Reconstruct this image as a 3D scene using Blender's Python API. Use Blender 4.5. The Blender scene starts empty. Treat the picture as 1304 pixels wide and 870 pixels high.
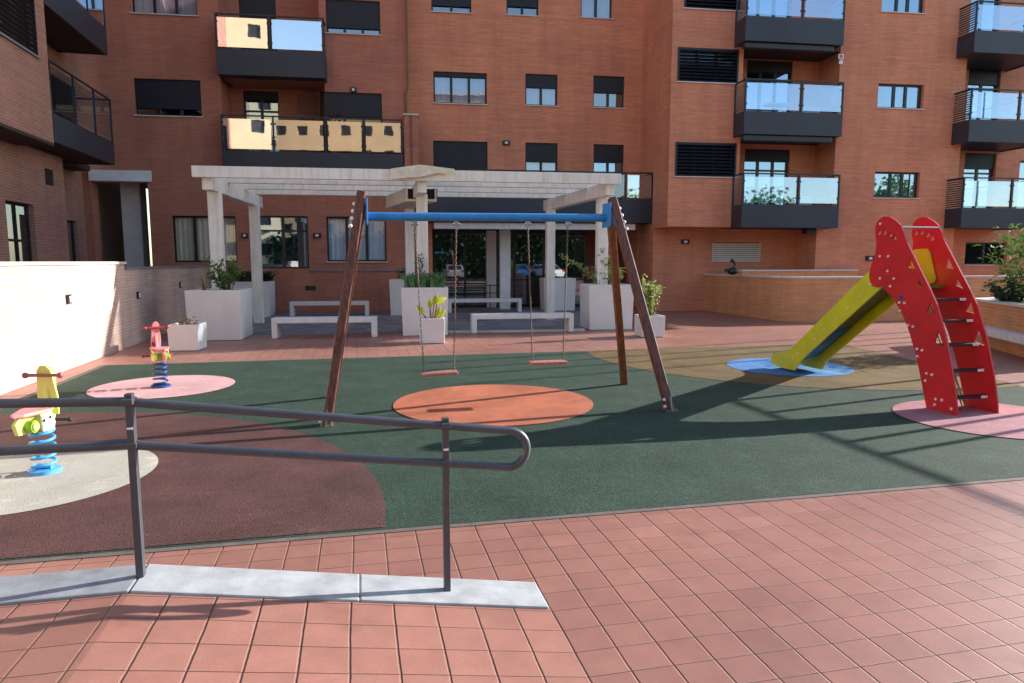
import bpy, bmesh, math, random
from mathutils import Vector, Matrix, geometry
random.seed(7)
C = bpy.context.scene.collection
rad = math.radians
# ------------------------------------------------------------------ survey helpers
F, HOR, HC = 869.0, 333.0, 1.75
PITCH = math.atan((435-HOR)/F); YAW = rad(12.65); A = rad(4.35)
def ray(px, py):
    dx = (px-652)/F; dy = -(py-435)/F
    x, y, z = dx, math.cos(PITCH)+dy*math.sin(PITCH), -math.sin(PITCH)+dy*math.cos(PITCH)
    return (x*math.cos(YAW)+y*math.sin(YAW), -x*math.sin(YAW)+y*math.cos(YAW), z)
def toB(x, y): return (x*math.cos(A)-y*math.sin(A), x*math.sin(A)+y*math.cos(A))
def frB(x, y): return (x*math.cos(A)+y*math.sin(A), -x*math.sin(A)+y*math.cos(A))
def G(px, py, z=0.0):
    d = ray(px, py); t = (z-HC)/d[2]; return (d[0]*t, d[1]*t)
def GB(px, py, z=0.0): return toB(*G(px, py, z))
def V(px, py, Y):
    d = ray(px, py); t = Y/d[1]; return (d[0]*t, HC+d[2]*t)
def VB(px, py, Y):
    d = ray(px, py); b = toB(d[0], d[1]); t = Y/b[1]; return (b[0]*t, HC+d[2]*t)
def VX(px, py, X):
    d = ray(px, py); t = X/d[0]; return (d[1]*t, HC+d[2]*t)
def rectB(x0, y0, x1, y1, Y):
    xm = (x0+x1)/2; ym = (y0+y1)/2
    return (VB(x0, ym, Y)[0], VB(x1, ym, Y)[0], VB(xm, y1, Y)[1], VB(xm, y0, Y)[1])

# ------------------------------------------------------------------ materials
M = {}
def newmat(name):
    m = bpy.data.materials.new(name); m.use_nodes = True
    nt = m.node_tree; b = nt.nodes['Principled BSDF']; return m, nt, b
def lk(nt, a, b): nt.links.new(a, b)
def coords(nt, kind='Object'):
    return nt.nodes.new('ShaderNodeTexCoord').outputs[kind]
def noise(nt, vec, scale, detail=3, rough=.6):
    n = nt.nodes.new('ShaderNodeTexNoise'); n.inputs['Scale'].default_value = scale
    n.inputs['Detail'].default_value = detail; n.inputs['Roughness'].default_value = rough
    if vec is not None: lk(nt, vec, n.inputs['Vector'])
    return n.outputs['Fac']
def ramp(nt, fac, stops):
    r = nt.nodes.new('ShaderNodeValToRGB'); e = r.color_ramp.elements
    while len(e) < len(stops): e.new(.5)
    for k, (p, c) in enumerate(stops):
        e[k].position = p; e[k].color = (c[0], c[1], c[2], 1)
    lk(nt, fac, r.inputs['Fac']); return r.outputs['Color']
def mixc(nt, fac, a, b, mode='MIX'):
    n = nt.nodes.new('ShaderNodeMix'); n.data_type = 'RGBA'; n.blend_type = mode
    for s, v in ((n.inputs['Factor'], fac), (n.inputs['A'], a), (n.inputs['B'], b)):
        if isinstance(v, (int, float)): s.default_value = v
        elif isinstance(v, tuple): s.default_value = (v[0], v[1], v[2], 1)
        else: lk(nt, v, s)
    return n.outputs['Result']
def bump(nt, h, b, strength=.3, dist=.01):
    n = nt.nodes.new('ShaderNodeBump'); n.inputs['Strength'].default_value = strength
    n.inputs['Distance'].default_value = dist; lk(nt, h, n.inputs['Height']); lk(nt, n.outputs['Normal'], b.inputs['Normal'])
def sc(c, k): return tuple(min(1, x*k) for x in c)
def plain(name, col, rough=.6, var=.15, scale=6, metallic=0, spec=.4, fine=0, streak=0):
    m, nt, b = newmat(name); co = coords(nt)
    c = ramp(nt, noise(nt, co, scale, 5), [(.3, sc(col, 1-var)), (.7, sc(col, 1+var))])
    if streak:
        mp = nt.nodes.new('ShaderNodeMapping'); mp.inputs['Scale'].default_value = (9, 9, .7); lk(nt, co, mp.inputs['Vector'])
        s = ramp(nt, noise(nt, mp.outputs['Vector'], 1.0, 5), [(.45, (1, 1, 1)), (.75, (1-streak, 1-streak*1.05, 1-streak*1.15))])
        c = mixc(nt, 1.0, c, s, 'MULTIPLY')
    lk(nt, c, b.inputs['Base Color'])
    b.inputs['Roughness'].default_value = rough; b.inputs['Metallic'].default_value = metallic
    b.inputs['Specular IOR Level'].default_value = spec
    if fine: bump(nt, noise(nt, co, fine, 4), b, .35, .004)
    M[name] = m; return m
def brick(name, c1, c2, mortar, bw=.25, rh=.065, ms=.011, rough=.75, offset=.5, spec=.3, bs=.4, op='ADD'):
    m, nt, b = newmat(name); co = coords(nt)
    sx = nt.nodes.new('ShaderNodeSeparateXYZ'); lk(nt, co, sx.inputs[0])
    ad = nt.nodes.new('ShaderNodeMath'); ad.operation = op; lk(nt, sx.outputs['X'], ad.inputs[0]); lk(nt, sx.outputs['Y'], ad.inputs[1])
    cb = nt.nodes.new('ShaderNodeCombineXYZ'); lk(nt, ad.outputs[0], cb.inputs['X']); lk(nt, sx.outputs['Z'], cb.inputs['Y'])
    t = nt.nodes.new('ShaderNodeTexBrick'); t.offset = offset
    lk(nt, cb.outputs[0], t.inputs['Vector'])
    t.inputs['Color1'].default_value = (*c1, 1); t.inputs['Color2'].default_value = (*c2, 1); t.inputs['Mortar'].default_value = (*mortar, 1)
    t.inputs['Scale'].default_value = 1; t.inputs['Brick Width'].default_value = bw; t.inputs['Row Height'].default_value = rh
    t.inputs['Mortar Size'].default_value = ms; t.inputs['Mortar Smooth'].default_value = .2; t.inputs['Bias'].default_value = 0
    big = ramp(nt, noise(nt, co, .5, 5), [(.25, (.80, .80, .80)), (.75, (1.12, 1.10, 1.08))])
    mp = nt.nodes.new('ShaderNodeMapping'); mp.inputs['Scale'].default_value = (.6, .6, 10); lk(nt, co, mp.inputs['Vector'])
    band = ramp(nt, noise(nt, mp.outputs['Vector'], 1.5, 4), [(.3, (.86, .85, .84)), (.7, (1.1, 1.1, 1.1))])
    mp2 = nt.nodes.new('ShaderNodeMapping'); mp2.inputs['Scale'].default_value = (2.2, 2.2, .22); lk(nt, co, mp2.inputs['Vector'])
    strk = ramp(nt, noise(nt, mp2.outputs['Vector'], 1.0, 6, .65), [(.45, (1, 1, 1)), (.72, (.84, .83, .84))])
    c = mixc(nt, 1.0, t.outputs['Color'], big, 'MULTIPLY'); c = mixc(nt, 1.0, c, band, 'MULTIPLY'); c = mixc(nt, 1.0, c, strk, 'MULTIPLY')
    lk(nt, c, b.inputs['Base Color']); b.inputs['Roughness'].default_value = rough; b.inputs['Specular IOR Level'].default_value = spec
    inv = nt.nodes.new('ShaderNodeMath'); inv.operation = 'SUBTRACT'; inv.inputs[0].default_value = 1; lk(nt, t.outputs['Fac'], inv.inputs[1])
    bump(nt, inv.outputs[0], b, bs, .008)
    M[name] = m; return m
def tiles(name, c1, c2, mortar, w, h, ox, oy, gx=.0075, gy=.0045, rough=.44, spec=.75, depth=.006):
    m, nt, b = newmat(name); co = coords(nt)
    def mth(op, a, c=None, d=None):
        n = nt.nodes.new('ShaderNodeMath'); n.operation = op
        for k, v in enumerate((a, c, d)):
            if v is None: continue
            if isinstance(v, (int, float)): n.inputs[k].default_value = v
            else: lk(nt, v, n.inputs[k])
        return n.outputs[0]
    sx = nt.nodes.new('ShaderNodeSeparateXYZ'); lk(nt, co, sx.inputs[0])
    wob = mth('MULTIPLY', mth('SUBTRACT', noise(nt, co, 1.7, 3), .5), .012)
    wob2 = mth('MULTIPLY', mth('SUBTRACT', noise(nt, co, 22, 3), .5), .004)
    def axis(o, org, size, g):
        u = mth('DIVIDE', mth('ADD', mth('ADD', mth('SUBTRACT', o, org), wob), wob2), size); fr = mth('FRACT', u); cell = mth('FLOOR', u)
        dist = mth('MULTIPLY', mth('MINIMUM', fr, mth('SUBTRACT', 1.0, fr)), size)
        hgt = mth('MINIMUM', mth('DIVIDE', dist, g), 1.0); return hgt, cell
    hx, cx = axis(sx.outputs['X'], ox, w, gx); hy, cy = axis(sx.outputs['Y'], oy, h, gy)
    cb = nt.nodes.new('ShaderNodeCombineXYZ'); lk(nt, cx, cb.inputs[0]); lk(nt, cy, cb.inputs[1])
    wn = nt.nodes.new('ShaderNodeTexWhiteNoise'); wn.noise_dimensions = '3D'; lk(nt, cb.outputs[0], wn.inputs['Vector'])
    c = ramp(nt, wn.outputs['Value'], [(0, sc(c2, .92)), (.05, c2), (.5, c1), (.95, sc(c1, 1.03)), (1, sc(c1, 1.12))])
    big = ramp(nt, noise(nt, co, .6, 5), [(.3, (.80, .78, .78)), (.7, (1.16, 1.16, 1.16))])
    mid = ramp(nt, noise(nt, co, 6, 6, .7), [(.3, (.90, .89, .88)), (.72, (1.08, 1.10, 1.11))])
    sp = ramp(nt, noise(nt, co, 210, 2, .8), [(.3, (.84, .84, .84)), (.7, (1.12, 1.12, 1.12))])
    st = ramp(nt, noise(nt, co, 3.3, 4), [(.60, (1, 1, 1)), (.72, (.84, .82, .80))])
    for q in (big, mid, sp, st): c = mixc(nt, 1.0, c, q, 'MULTIPLY')
    fx = ramp(nt, hx, [(0, sc(mortar, .7)), (.35, mortar), (.75, (.9, .9, .9)), (1, (1, 1, 1))]); fy = ramp(nt, hy, [(0, sc(mortar, .8)), (.8, (.85, .85, .85)), (1, (1, 1, 1))])
    c = mixc(nt, 1.0, c, fx, 'MULTIPLY'); c = mixc(nt, 1.0, c, fy, 'MULTIPLY')
    mo = ramp(nt, noise(nt, co, 2.3, 3), [(.60, (0, 0, 0)), (.68, (1, 1, 1))])
    jy = mth('MULTIPLY', mth('SUBTRACT', 1.0, hy), mo); c = mixc(nt, mth('MULTIPLY', jy, .55), c, (.09, .10, .02))
    lk(nt, c, b.inputs['Base Color']); b.inputs['Roughness'].default_value = rough; b.inputs['Specular IOR Level'].default_value = spec
    H = mth('ADD', mth('MULTIPLY', mth('MINIMUM', hx, mth('ADD', hy, .25)), depth), mth('MULTIPLY', noise(nt, co, 70, 4, .7), .0009))
    n = nt.nodes.new('ShaderNodeBump'); n.inputs['Strength'].default_value = 1; n.inputs['Distance'].default_value = 1.0; lk(nt, H, n.inputs['Height']); lk(nt, n.outputs['Normal'], b.inputs['Normal'])
    M[name] = m; return m
def rubber(name, col, var=.45, big=.18):
    m, nt, b = newmat(name); co = coords(nt)
    c = ramp(nt, noise(nt, co, 85, 3, .9), [(.34, sc(col, max(0, 1-var*1.6))), (.48, col), (.60, sc(col, 1+var)), (.70, sc(col, 1+var*4))])
    g = ramp(nt, noise(nt, co, 1.6, 6, .65), [(.3, (1-big,)*3), (.7, (1+big,)*3)])
    wr = ramp(nt, noise(nt, co, 2.1, 9, .78), [(.54, (1, 1, 1)), (.70, (1.5, 1.45, 1.4))])
    c = mixc(nt, 1.0, c, g, 'MULTIPLY'); c = mixc(nt, 1.0, c, wr, 'MULTIPLY'); lk(nt, c, b.inputs['Base Color'])
    b.inputs['Roughness'].default_value = .85; b.inputs['Specular IOR Level'].default_value = .25
    bump(nt, noise(nt, co, 90, 3, .9), b, .9, .008); M[name] = m; return m
def glassmat(name, fac, tint=(.9, .95, 1), trans=(.85, .9, .92), rough=.015):
    m, nt, b = newmat(name); nt.nodes.remove(b); out = nt.nodes['Material Output']
    g = nt.nodes.new('ShaderNodeBsdfGlossy'); g.inputs['Color'].default_value = (*tint, 1); g.inputs['Roughness'].default_value = rough
    t = nt.nodes.new('ShaderNodeBsdfTransparent'); t.inputs['Color'].default_value = (*trans, 1)
    n = nt.nodes.new('ShaderNodeBump'); n.inputs['Strength'].default_value = .04; n.inputs['Distance'].default_value = .02
    lk(nt, noise(nt, coords(nt), 1.3, 2), n.inputs['Height']); lk(nt, n.outputs['Normal'], g.inputs['Normal'])
    mx = nt.nodes.new('ShaderNodeMixShader'); mx.inputs[0].default_value = fac
    lk(nt, t.outputs[0], mx.inputs[1]); lk(nt, g.outputs[0], mx.inputs[2]); lk(nt, mx.outputs[0], out.inputs['Surface']); M[name] = m
def leafmat(name, c1, c2, tr=.35):
    m, nt, b = newmat(name); co = coords(nt); out = nt.nodes['Material Output']
    c = ramp(nt, noise(nt, co, 9, 4, .7), [(.3, c1), (.7, c2)]); lk(nt, c, b.inputs['Base Color']); b.inputs['Roughness'].default_value = .5
    t = nt.nodes.new('ShaderNodeBsdfTranslucent'); lk(nt, c, t.inputs['Color'])
    mx = nt.nodes.new('ShaderNodeMixShader'); mx.inputs[0].default_value = tr
    lk(nt, b.outputs[0], mx.inputs[1]); lk(nt, t.outputs[0], mx.inputs[2]); lk(nt, mx.outputs[0], out.inputs['Surface']); M[name] = m
def woodmat(name, c1, c2):
    m, nt, b = newmat(name); co = coords(nt)
    mp = nt.nodes.new('ShaderNodeMapping'); mp.inputs['Scale'].default_value = (14, 14, 1.0); lk(nt, co, mp.inputs['Vector'])
    f = noise(nt, mp.outputs['Vector'], 2.0, 8, .7)
    c = ramp(nt, f, [(.3, c1), (.5, c2), (.56, sc(c1, .6)), (.7, c2)]); lk(nt, c, b.inputs['Base Color'])
    b.inputs['Roughness'].default_value = .45; b.inputs['Specular IOR Level'].default_value = .45
    bump(nt, f, b, .35, .006); M[name] = m

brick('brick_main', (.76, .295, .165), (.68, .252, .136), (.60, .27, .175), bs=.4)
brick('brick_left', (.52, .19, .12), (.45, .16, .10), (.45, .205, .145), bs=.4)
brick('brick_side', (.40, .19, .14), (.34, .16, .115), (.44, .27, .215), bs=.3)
brick('brick_wall', (.60, .42, .345), (.55, .38, .31), (.66, .50, .43), rh=.06, ms=.009)
brick('brick_ramp', (.74, .30, .125), (.66, .255, .10), (.64, .38, .22), rh=.065, ms=.011, op='SUBTRACT')
brick('brick_bed', (.74, .30, .125), (.66, .255, .10), (.64, .38, .22), rh=.065, ms=.011)
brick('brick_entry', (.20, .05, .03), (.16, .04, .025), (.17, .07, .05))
brick('brick_beige', (.62, .46, .27), (.56, .41, .24), (.6, .5, .35))
tiles('tile_red', (.335, .152, .114), (.315, .141, .105), (.36, .33, .31), .196, .187, .908, 2.57, .0068, .0042)
tiles('slab_grey', (.23, .235, .25), (.16, .165, .18), (.4, .4, .4), .4, .4, 0, 0, .006, .006, .6, .4, .003)
rubber('rub_green', (.026, .050, .034), .6, .26)
rubber('rub_maroon', (.084, .038, .034), .5, .24)
rubber('rub_ochre', (.125, .082, .032), .5, .28)
rubber('rub_orange', (.40, .125, .068), .2, .25)
rubber('rub_pink', (.55, .33, .33), .15, .15)
rubber('rub_rose', (.37, .17, .19), .2, .2)
rubber('rub_cream', (.42, .40, .34), .10, .14)
rubber('rub_blue', (.07, .19, .42), .2, .15)
plain('asphalt', (.05, .05, .055), .9, .2, 2)
plain('edge_stone', (.13, .105, .09), .8, .25, 9, fine=80)
plain('curb', (.33, .34, .35), .75, .22, 7, fine=120)
plain('curb_grey', (.24, .25, .265), .8, .25, 7, fine=120)
plain('white_conc', (.74, .70, .66), .75, .07, 3, fine=60, streak=.12)
plain('white_paint', (.72, .68, .645), .7, .05, 2.5, fine=70, streak=.03)
plain('pergola_paint', (.82, .76, .68), .7, .07, 3, fine=60, streak=.22)
plain('cap_stone', (.60, .56, .52), .7, .1, 4, fine=60)
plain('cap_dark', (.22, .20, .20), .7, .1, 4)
plain('canopy_grey', (.80, .77, .75), .7, .1, 2)
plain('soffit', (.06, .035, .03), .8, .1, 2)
plain('dark_metal', (.020, .024, .034), .42, .15, 1.2, spec=.5)
plain('panel_navy', (.026, .032, .047), .45, .18, .9, spec=.5)
plain('shutter', (.016, .018, .026), .5, .12, 2)
plain('frame', (.012, .013, .018), .35, .1, 3, spec=.5)
plain('interior', (.02, .018, .018), .9, .2, 2)
plain('interior_warm', (.30, .22, .15), .9, .3, 2)
plain('interior_blue', (.10, .17, .30), .9, .3, 2)
plain('louver_white', (.62, .60, .56), .6, .05, 5)
plain('rail_paint', (.085, .09, .105), .40, .12, 9, metallic=.35, spec=.5)
plain('steel', (.5, .5, .5), .3, .1, 20, metallic=.9)
plain('chain', (.16, .12, .10), .5, .3, 40, metallic=.7)
plain('blue_paint', (.035, .22, .52), .42, .2, 5, spec=.5, fine=40)
plain('red_board', (.60, .012, .018), .38, .14, 3, spec=.5)
plain('red_edge', (.10, .012, .02), .35, .1, 5)
plain('yellow_board', (.64, .58, .016), .45, .14, 3, spec=.5)
plain('yellow_dark', (.16, .14, .02), .5, .15, 4)
plain('slide_shade_olive', (.09, .085, .03), .35, .35, 30)  # dark olive bed, shade of its underside put into the colour
plain('slide_plastic', (.015, .10, .22), .3, .12, 3)
plain('bolt', (.78, .68, .62), .35, .1, 10)
plain('black_rubber', (.015, .015, .016), .6, .2, 20)
plain('gold_pipe', (.30, .22, .11), .3, .15, 12, metallic=.7)
plain('seat_red', (.42, .17, .14), .7, .3, 22, fine=80)
plain('soil', (.05, .035, .025), .95, .4, 20, fine=40)
plain('curtain', (.80, .84, .92), .9, .05, 3)
plain('curtain_beige', (.92, .76, .58), .9, .06, 3)
plain('curtain_blue', (.50, .66, .95), .9, .08, 3)
plain('sign_red', (.6, .03, .05), .5, .05, 3)
plain('sign_white', (.8, .8, .8), .5, .05, 3)
plain('lamp_face', (.75, .75, .72), .4, .05, 5)
plain('bin_box', (.24, .09, .06), .6, .1, 5)
plain('tarp', (.72, .64, .50), .8, .15, 6, fine=30)
plain('yellow_pale', (.70, .72, .17), .45, .1, 5)
plain('pink_paint', (.78, .28, .27), .4, .1, 5)
plain('pink_dark', (.35, .10, .10), .45, .1, 5)
plain('sky_blue_paint', (.08, .38, .72), .35, .15, 5)
plain('navy_paint', (.02, .06, .22), .35, .15, 5)
plain('green_paint', (.22, .42, .03), .4, .1, 5)
plain('handle_red', (.35, .03, .04), .45, .15, 5)
plain('white_gloss', (.8, .8, .78), .35, .05, 5)
plain('opp_wall', (.62, .47, .29), .8, .08, .5)
plain('opp_wall_pink', (.50, .34, .20), .8, .08, .5)
plain('opp_white', (.75, .70, .62), .8, .05, .5)
plain('car_silver', (.45, .46, .48), .3, .05, 3, metallic=.5)
plain('car_blue', (.03, .12, .32), .3, .05, 3, metallic=.3)
plain('car_white', (.7, .7, .7), .3, .05, 3)
plain('tail_red', (.5, .01, .01), .3, .05, 3)
plain('tyre', (.02, .02, .02), .8, .1, 5)
glassmat('glass_win', .50, (.62, .82, 1.0))
glassmat('glass_sky2', .38, (.70, .84, 1.0), (.78, .86, .92))
glassmat('glass_entry', .36, (.8, .85, .9), (.4, .42, .45))
glassmat('glass_dim', .30, (.85, .92, 1.0), (.6, .65, .7))
glassmat('glass_balc', .72, (.95, .97, 1.0), (.75, .82, .85))
glassmat('glass_clear', .14, (.9, .95, 1.0), (.8, .86, .88))
glassmat('glass_sky', .55, (.9, .96, 1.0), (.55, .72, .85))
leafmat('leaf_green', (.05, .12, .025), (.14, .26, .05))
leafmat('leaf_dark', (.012, .03, .01), (.03, .06, .02), .2)
leafmat('leaf_yellow', (.38, .50, .03), (.66, .60, .06), .5)
leafmat('leaf_snake', (.05, .14, .05), (.20, .34, .13), .3)
leafmat('leaf_dry', (.25, .15, .06), (.42, .27, .12), .3)
leafmat('leaf_olive', (.14, .24, .05), (.40, .44, .16), .5)
plain('stem', (.16, .12, .06), .8, .2, 10)
plain('stem_brown', (.22, .11, .07), .8, .2, 10)
plain('bark', (.12, .08, .05), .9, .3, 10)
woodmat('wood_red', (.085, .022, .012), (.17, .055, .03))
woodmat('wood_orange', (.15, .045, .015), (.25, .085, .03))

# ------------------------------------------------------------------ mesh builder
class MB:
    def __init__(s): s.v = []; s.f = []; s.sm = []
    def add(s, vs, fs, smooth=False):
        o = len(s.v); s.v += [tuple(p) for p in vs]; s.f += [tuple(i+o for i in f) for f in fs]; s.sm += [smooth]*len(fs); return s
    def box(s, x0, x1, y0, y1, z0, z1):
        if x0 > x1: x0, x1 = x1, x0
        if y0 > y1: y0, y1 = y1, y0
        if z0 > z1: z0, z1 = z1, z0
        vs = [(x, y, z) for z in (z0, z1) for y in (y0, y1) for x in (x0, x1)]
        return s.add(vs, [(0, 2, 3, 1), (4, 5, 7, 6), (0, 1, 5, 4), (2, 6, 7, 3), (0, 4, 6, 2), (1, 3, 7, 5)])
    def quad(s, *p): return s.add(p, [tuple(range(len(p)))])
    def beam(s, a, b, w, h, up=(0, 0, 1)):
        a = Vector(a); b = Vector(b); d = (b-a).normalized(); x = d.cross(Vector(up)).normalized(); y = x.cross(d)
        vs = [p+x*i*w/2+y*j*h/2 for p in (a, b) for j in (-1, 1) for i in (-1, 1)]
        return s.add(vs, [(0, 1, 3, 2), (4, 6, 7, 5), (0, 4, 5, 1), (2, 3, 7, 6), (0, 2, 6, 4), (1, 5, 7, 3)])
    def tube(s, path, r, n=10, closed=False):
        P = [Vector(p) for p in path]; rs = r if isinstance(r, (list, tuple)) else [r]*len(P); m = len(P); vs = []; prev = None
        for i, p in enumerate(P):
            if closed: t = P[(i+1) % m]-P[i-1]
            else: t = P[min(i+1, m-1)]-P[max(i-1, 0)]
            t.normalize()
            if prev is None:
                u = Vector((0, 0, 1)) if abs(t.z) < .9 else Vector((1, 0, 0)); x = t.cross(u).normalized()
            else:
                x = (prev-t*prev.dot(t)).normalized()
            prev = x; y = t.cross(x)
            for k in range(n):
                an = 2*math.pi*k/n; vs.append(p+(x*math.cos(an)+y*math.sin(an))*rs[i])
        fs = []
        for i in range(m if closed else m-1):
            j = (i+1) % m
            for k in range(n): fs.append((i*n+k, i*n+(k+1) % n, j*n+(k+1) % n, j*n+k))
        s.add(vs, fs, True)
        if not closed:
            s.add([vs[k] for k in range(n)], [tuple(range(n-1, -1, -1))]); s.add([vs[(m-1)*n+k] for k in range(n)], [tuple(range(n))])
        return s
    def prism(s, outer, holes, fn, t0, t1):
        loops = [outer]+list(holes); flat = [p for l in loops for p in l]
        tri = geometry.tessellate_polygon([[Vector((p[0], p[1], 0)) for p in l] for l in loops]); n = len(flat)
        vs = [fn(p[0], p[1], t0) for p in flat]+[fn(p[0], p[1], t1) for p in flat]
        fs = [tuple(t) for t in tri]+[tuple(i+n for i in reversed(t)) for t in tri]; o = 0
        for l in loops:
            m = len(l)
            for i in range(m):
                a = o+i; b = o+(i+1) % m; fs.append((a, b, b+n, a+n))
            o += m
        return s.add(vs, fs)
    def ball(s, c, r, n=8, sz=1):
        vs = []; fs = []
        for i in range(n+1):
            ph = math.pi*i/n
            for k in range(n*2):
                th = math.pi*k/n; vs.append((c[0]+r*math.sin(ph)*math.cos(th), c[1]+r*math.sin(ph)*math.sin(th), c[2]+r*sz*math.cos(ph)))
        for i in range(n):
            for k in range(n*2):
                a = i*n*2+k; b = i*n*2+(k+1) % (n*2); fs.append((a, a+n*2, b+n*2, b))
        return s.add(vs, fs, True)
    def leaf(s, p, d, L, w, nrm=None, droop=.2):
        p = Vector(p); d = Vector(d).normalized()
        sd = d.cross(nrm if nrm else Vector((random.uniform(-1, 1), random.uniform(-1, 1), random.uniform(-1, 1))))
        if sd.length < 1e-3: sd = d.cross(Vector((0, 0, 1)))
        sd.normalize(); m = p+d*L*.5; e = p+d*L+Vector((0, 0, -droop*L))
        return s.add([p, m+sd*w/2, e, m-sd*w/2], [(0, 1, 2, 3)], False)
    def obj(s, name, mat, org=(0, 0, 0), parent=None, bevel=0, fix=False):
        me = bpy.data.meshes.new(name); me.from_pydata([(a-org[0], b-org[1], c-org[2]) for a, b, c in s.v], [], s.f)
        me.polygons.foreach_set('use_smooth', s.sm); me.update()
        if fix or bevel:
            bm = bmesh.new(); bm.from_mesh(me); bmesh.ops.remove_doubles(bm, verts=bm.verts, dist=1e-5)
            bmesh.ops.recalc_face_normals(bm, faces=bm.faces); bm.to_mesh(me); bm.free()
        o = bpy.data.objects.new(name, me); me.materials.append(M[mat]); C.objects.link(o)
        if parent is not None: o.parent = parent
        if bevel:
            b = o.modifiers.new('Bevel', 'BEVEL'); b.width = bevel; b.segments = 2; b.limit_method = 'ANGLE'
        return o
def tag(o, label, cat, group=None):
    o['label'] = label; o['category'] = cat
    if group: o['group'] = group
    return o
class T:
    def __init__(s, name, label, cat, org=(0, 0, 0), rz=0.0, group=None):
        o = bpy.data.objects.new(name, None); C.objects.link(o); o.empty_display_size = .2
        o.location = (org[0]*math.cos(rz)-org[1]*math.sin(rz), org[0]*math.sin(rz)+org[1]*math.cos(rz), org[2]); o.rotation_euler = (0, 0, rz)
        s.o = o; s.org = org; tag(o, label, cat, group)
    def part(s, name, mb, mat, parent=None, bevel=0, fix=False, label=None):
        o = mb.obj(name, mat, s.org, parent or s.o, bevel, fix)
        if label: o['label'] = label
        return o
def BT(name, label, cat, org, group=None): return T(name, label, cat, org, -A, group)   # a thing in the building's frame
def one(name, mb, mat, label, cat, org=(0, 0, 0), rz=0.0, group=None, bevel=0, fix=False):
    o = mb.obj(name, mat, org, None, bevel, fix)
    o.location = (org[0]*math.cos(rz)-org[1]*math.sin(rz), org[0]*math.sin(rz)+org[1]*math.cos(rz), org[2]); o.rotation_euler = (0, 0, rz)
    return tag(o, label, cat, group)
def struct(name, mb, mat, rz=0.0, bevel=0):
    o = mb.obj(name, mat, bevel=bevel); o.rotation_euler = (0, 0, rz); o['kind'] = 'structure'; return o
def copy_tree(o, parent=None):
    c = o.copy(); C.objects.link(c); c.parent = parent
    for ch in list(o.children): copy_tree(ch, c)
    return c

# ------------------------------------------------------------------ ground
struct('ground', MB().quad((-300, -300, -.06), (300, -300, -.06), (300, 300, -.06), (-300, 300, -.06)), 'asphalt')
XL, YF, YB = -4.19, 4.40, 12.62
m = MB().quad((.9, -8, 0), (26, -8, 0), (26, YF+1, 0), (.9, YF+1, 0)); m.quad((-12, 3.40, 0), (.9, 3.40, 0), (.9, YF+1, 0), (-12, YF+1, 0))
m.quad((-12, YF+1, 0), (26, YF+1, 0), (26, YB-1, 0), (-12, YB-1, 0))
m.quad((-12, YB-1, 0), (26, YB-1, 0), (26, 40, 0), (-12, 40, 0))
struct('paving', m, 'tile_red')
# raised landing and ramp in the foreground, kerb along it
ZL, XB, XE = .30, -1.02, .90
m = MB().quad((XB, -8, ZL), (XE, -8, 0.001), (XE, 3.15, 0.001), (XB, 3.15, ZL)).quad((-9, -8, ZL), (XB, -8, ZL), (XB, 3.15, ZL), (-9, 3.15, ZL))
struct('ramp_paving', m, 'tile_red')
def kerb(x0, z0, x1, z1):
    y0, y1 = 3.15, 3.43
    vs = [(x0, y0, -.05), (x1, y0, -.05), (x1, y1, -.05), (x0, y1, -.05), (x0, y0, z0), (x1, y0, z1), (x1, y1, z1), (x0, y1, z0)]
    return MB().add(vs, [(0, 3, 2, 1), (4, 5, 6, 7), (0, 1, 5, 4), (1, 2, 6, 5), (2, 3, 7, 6), (3, 0, 4, 7)])
zk = lambda x: .014+ZL*(XE-x)/(XE-XB)
k = T('ramp_kerb', 'pale concrete kerb that bends where the ramp meets the landing, below the grey handrail', 'kerb', (XB, 3.29, 0))
k.part('kerb_slab', kerb(XE, .016, -.03, zk(-.03)), 'curb', bevel=.008)
k.part('kerb_slab', kerb(-.033, zk(-.03), XB+.004, zk(XB)), 'curb', bevel=.008)
k.part('kerb_slab', kerb(XB, zk(XB), -9, zk(XB)), 'curb_grey', bevel=.008, label='greyer level stretch of kerb on the landing')

def flat(pts, z): return MB().add([(x, y, z) for x, y in pts], [tuple(range(len(pts)))])
def sub_circle(cx, cy, r, n=72): return [(cx+r*math.cos(2*math.pi*i/n), cy+r*math.sin(2*math.pi*i/n)) for i in range(n)]
right = [(9.6, YF-.07), (9.35, 6.9), (9.0, 7.7), (8.85, 8.3), (9.2, 9.7), (9.95, 12.2), (10.1, YB)]
rect = [(XL, YF)]+right+[(XL, YB)]
struct('rubber_surface', flat(rect, .006), 'rub_green')
# borders
mb = MB(); mb.add([(XL-.10, YF-.055, .004), (9.6, YF-.125, .004), (9.6, YF-.066, .004), (XL, YF+.002, .004), (XL, YB, .004), (XL-.10, YB+.06, .004)], [(0, 1, 2, 3), (0, 3, 4, 5)])
mb.add([(XL-.10, YB+.06, .004), (XL, YB, .004), (10.1, YB, .004), (10.1, YB+.06, .004)], [(0, 1, 2, 3)])
struct('surface_edging', mb, 'edge_stone')
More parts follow.
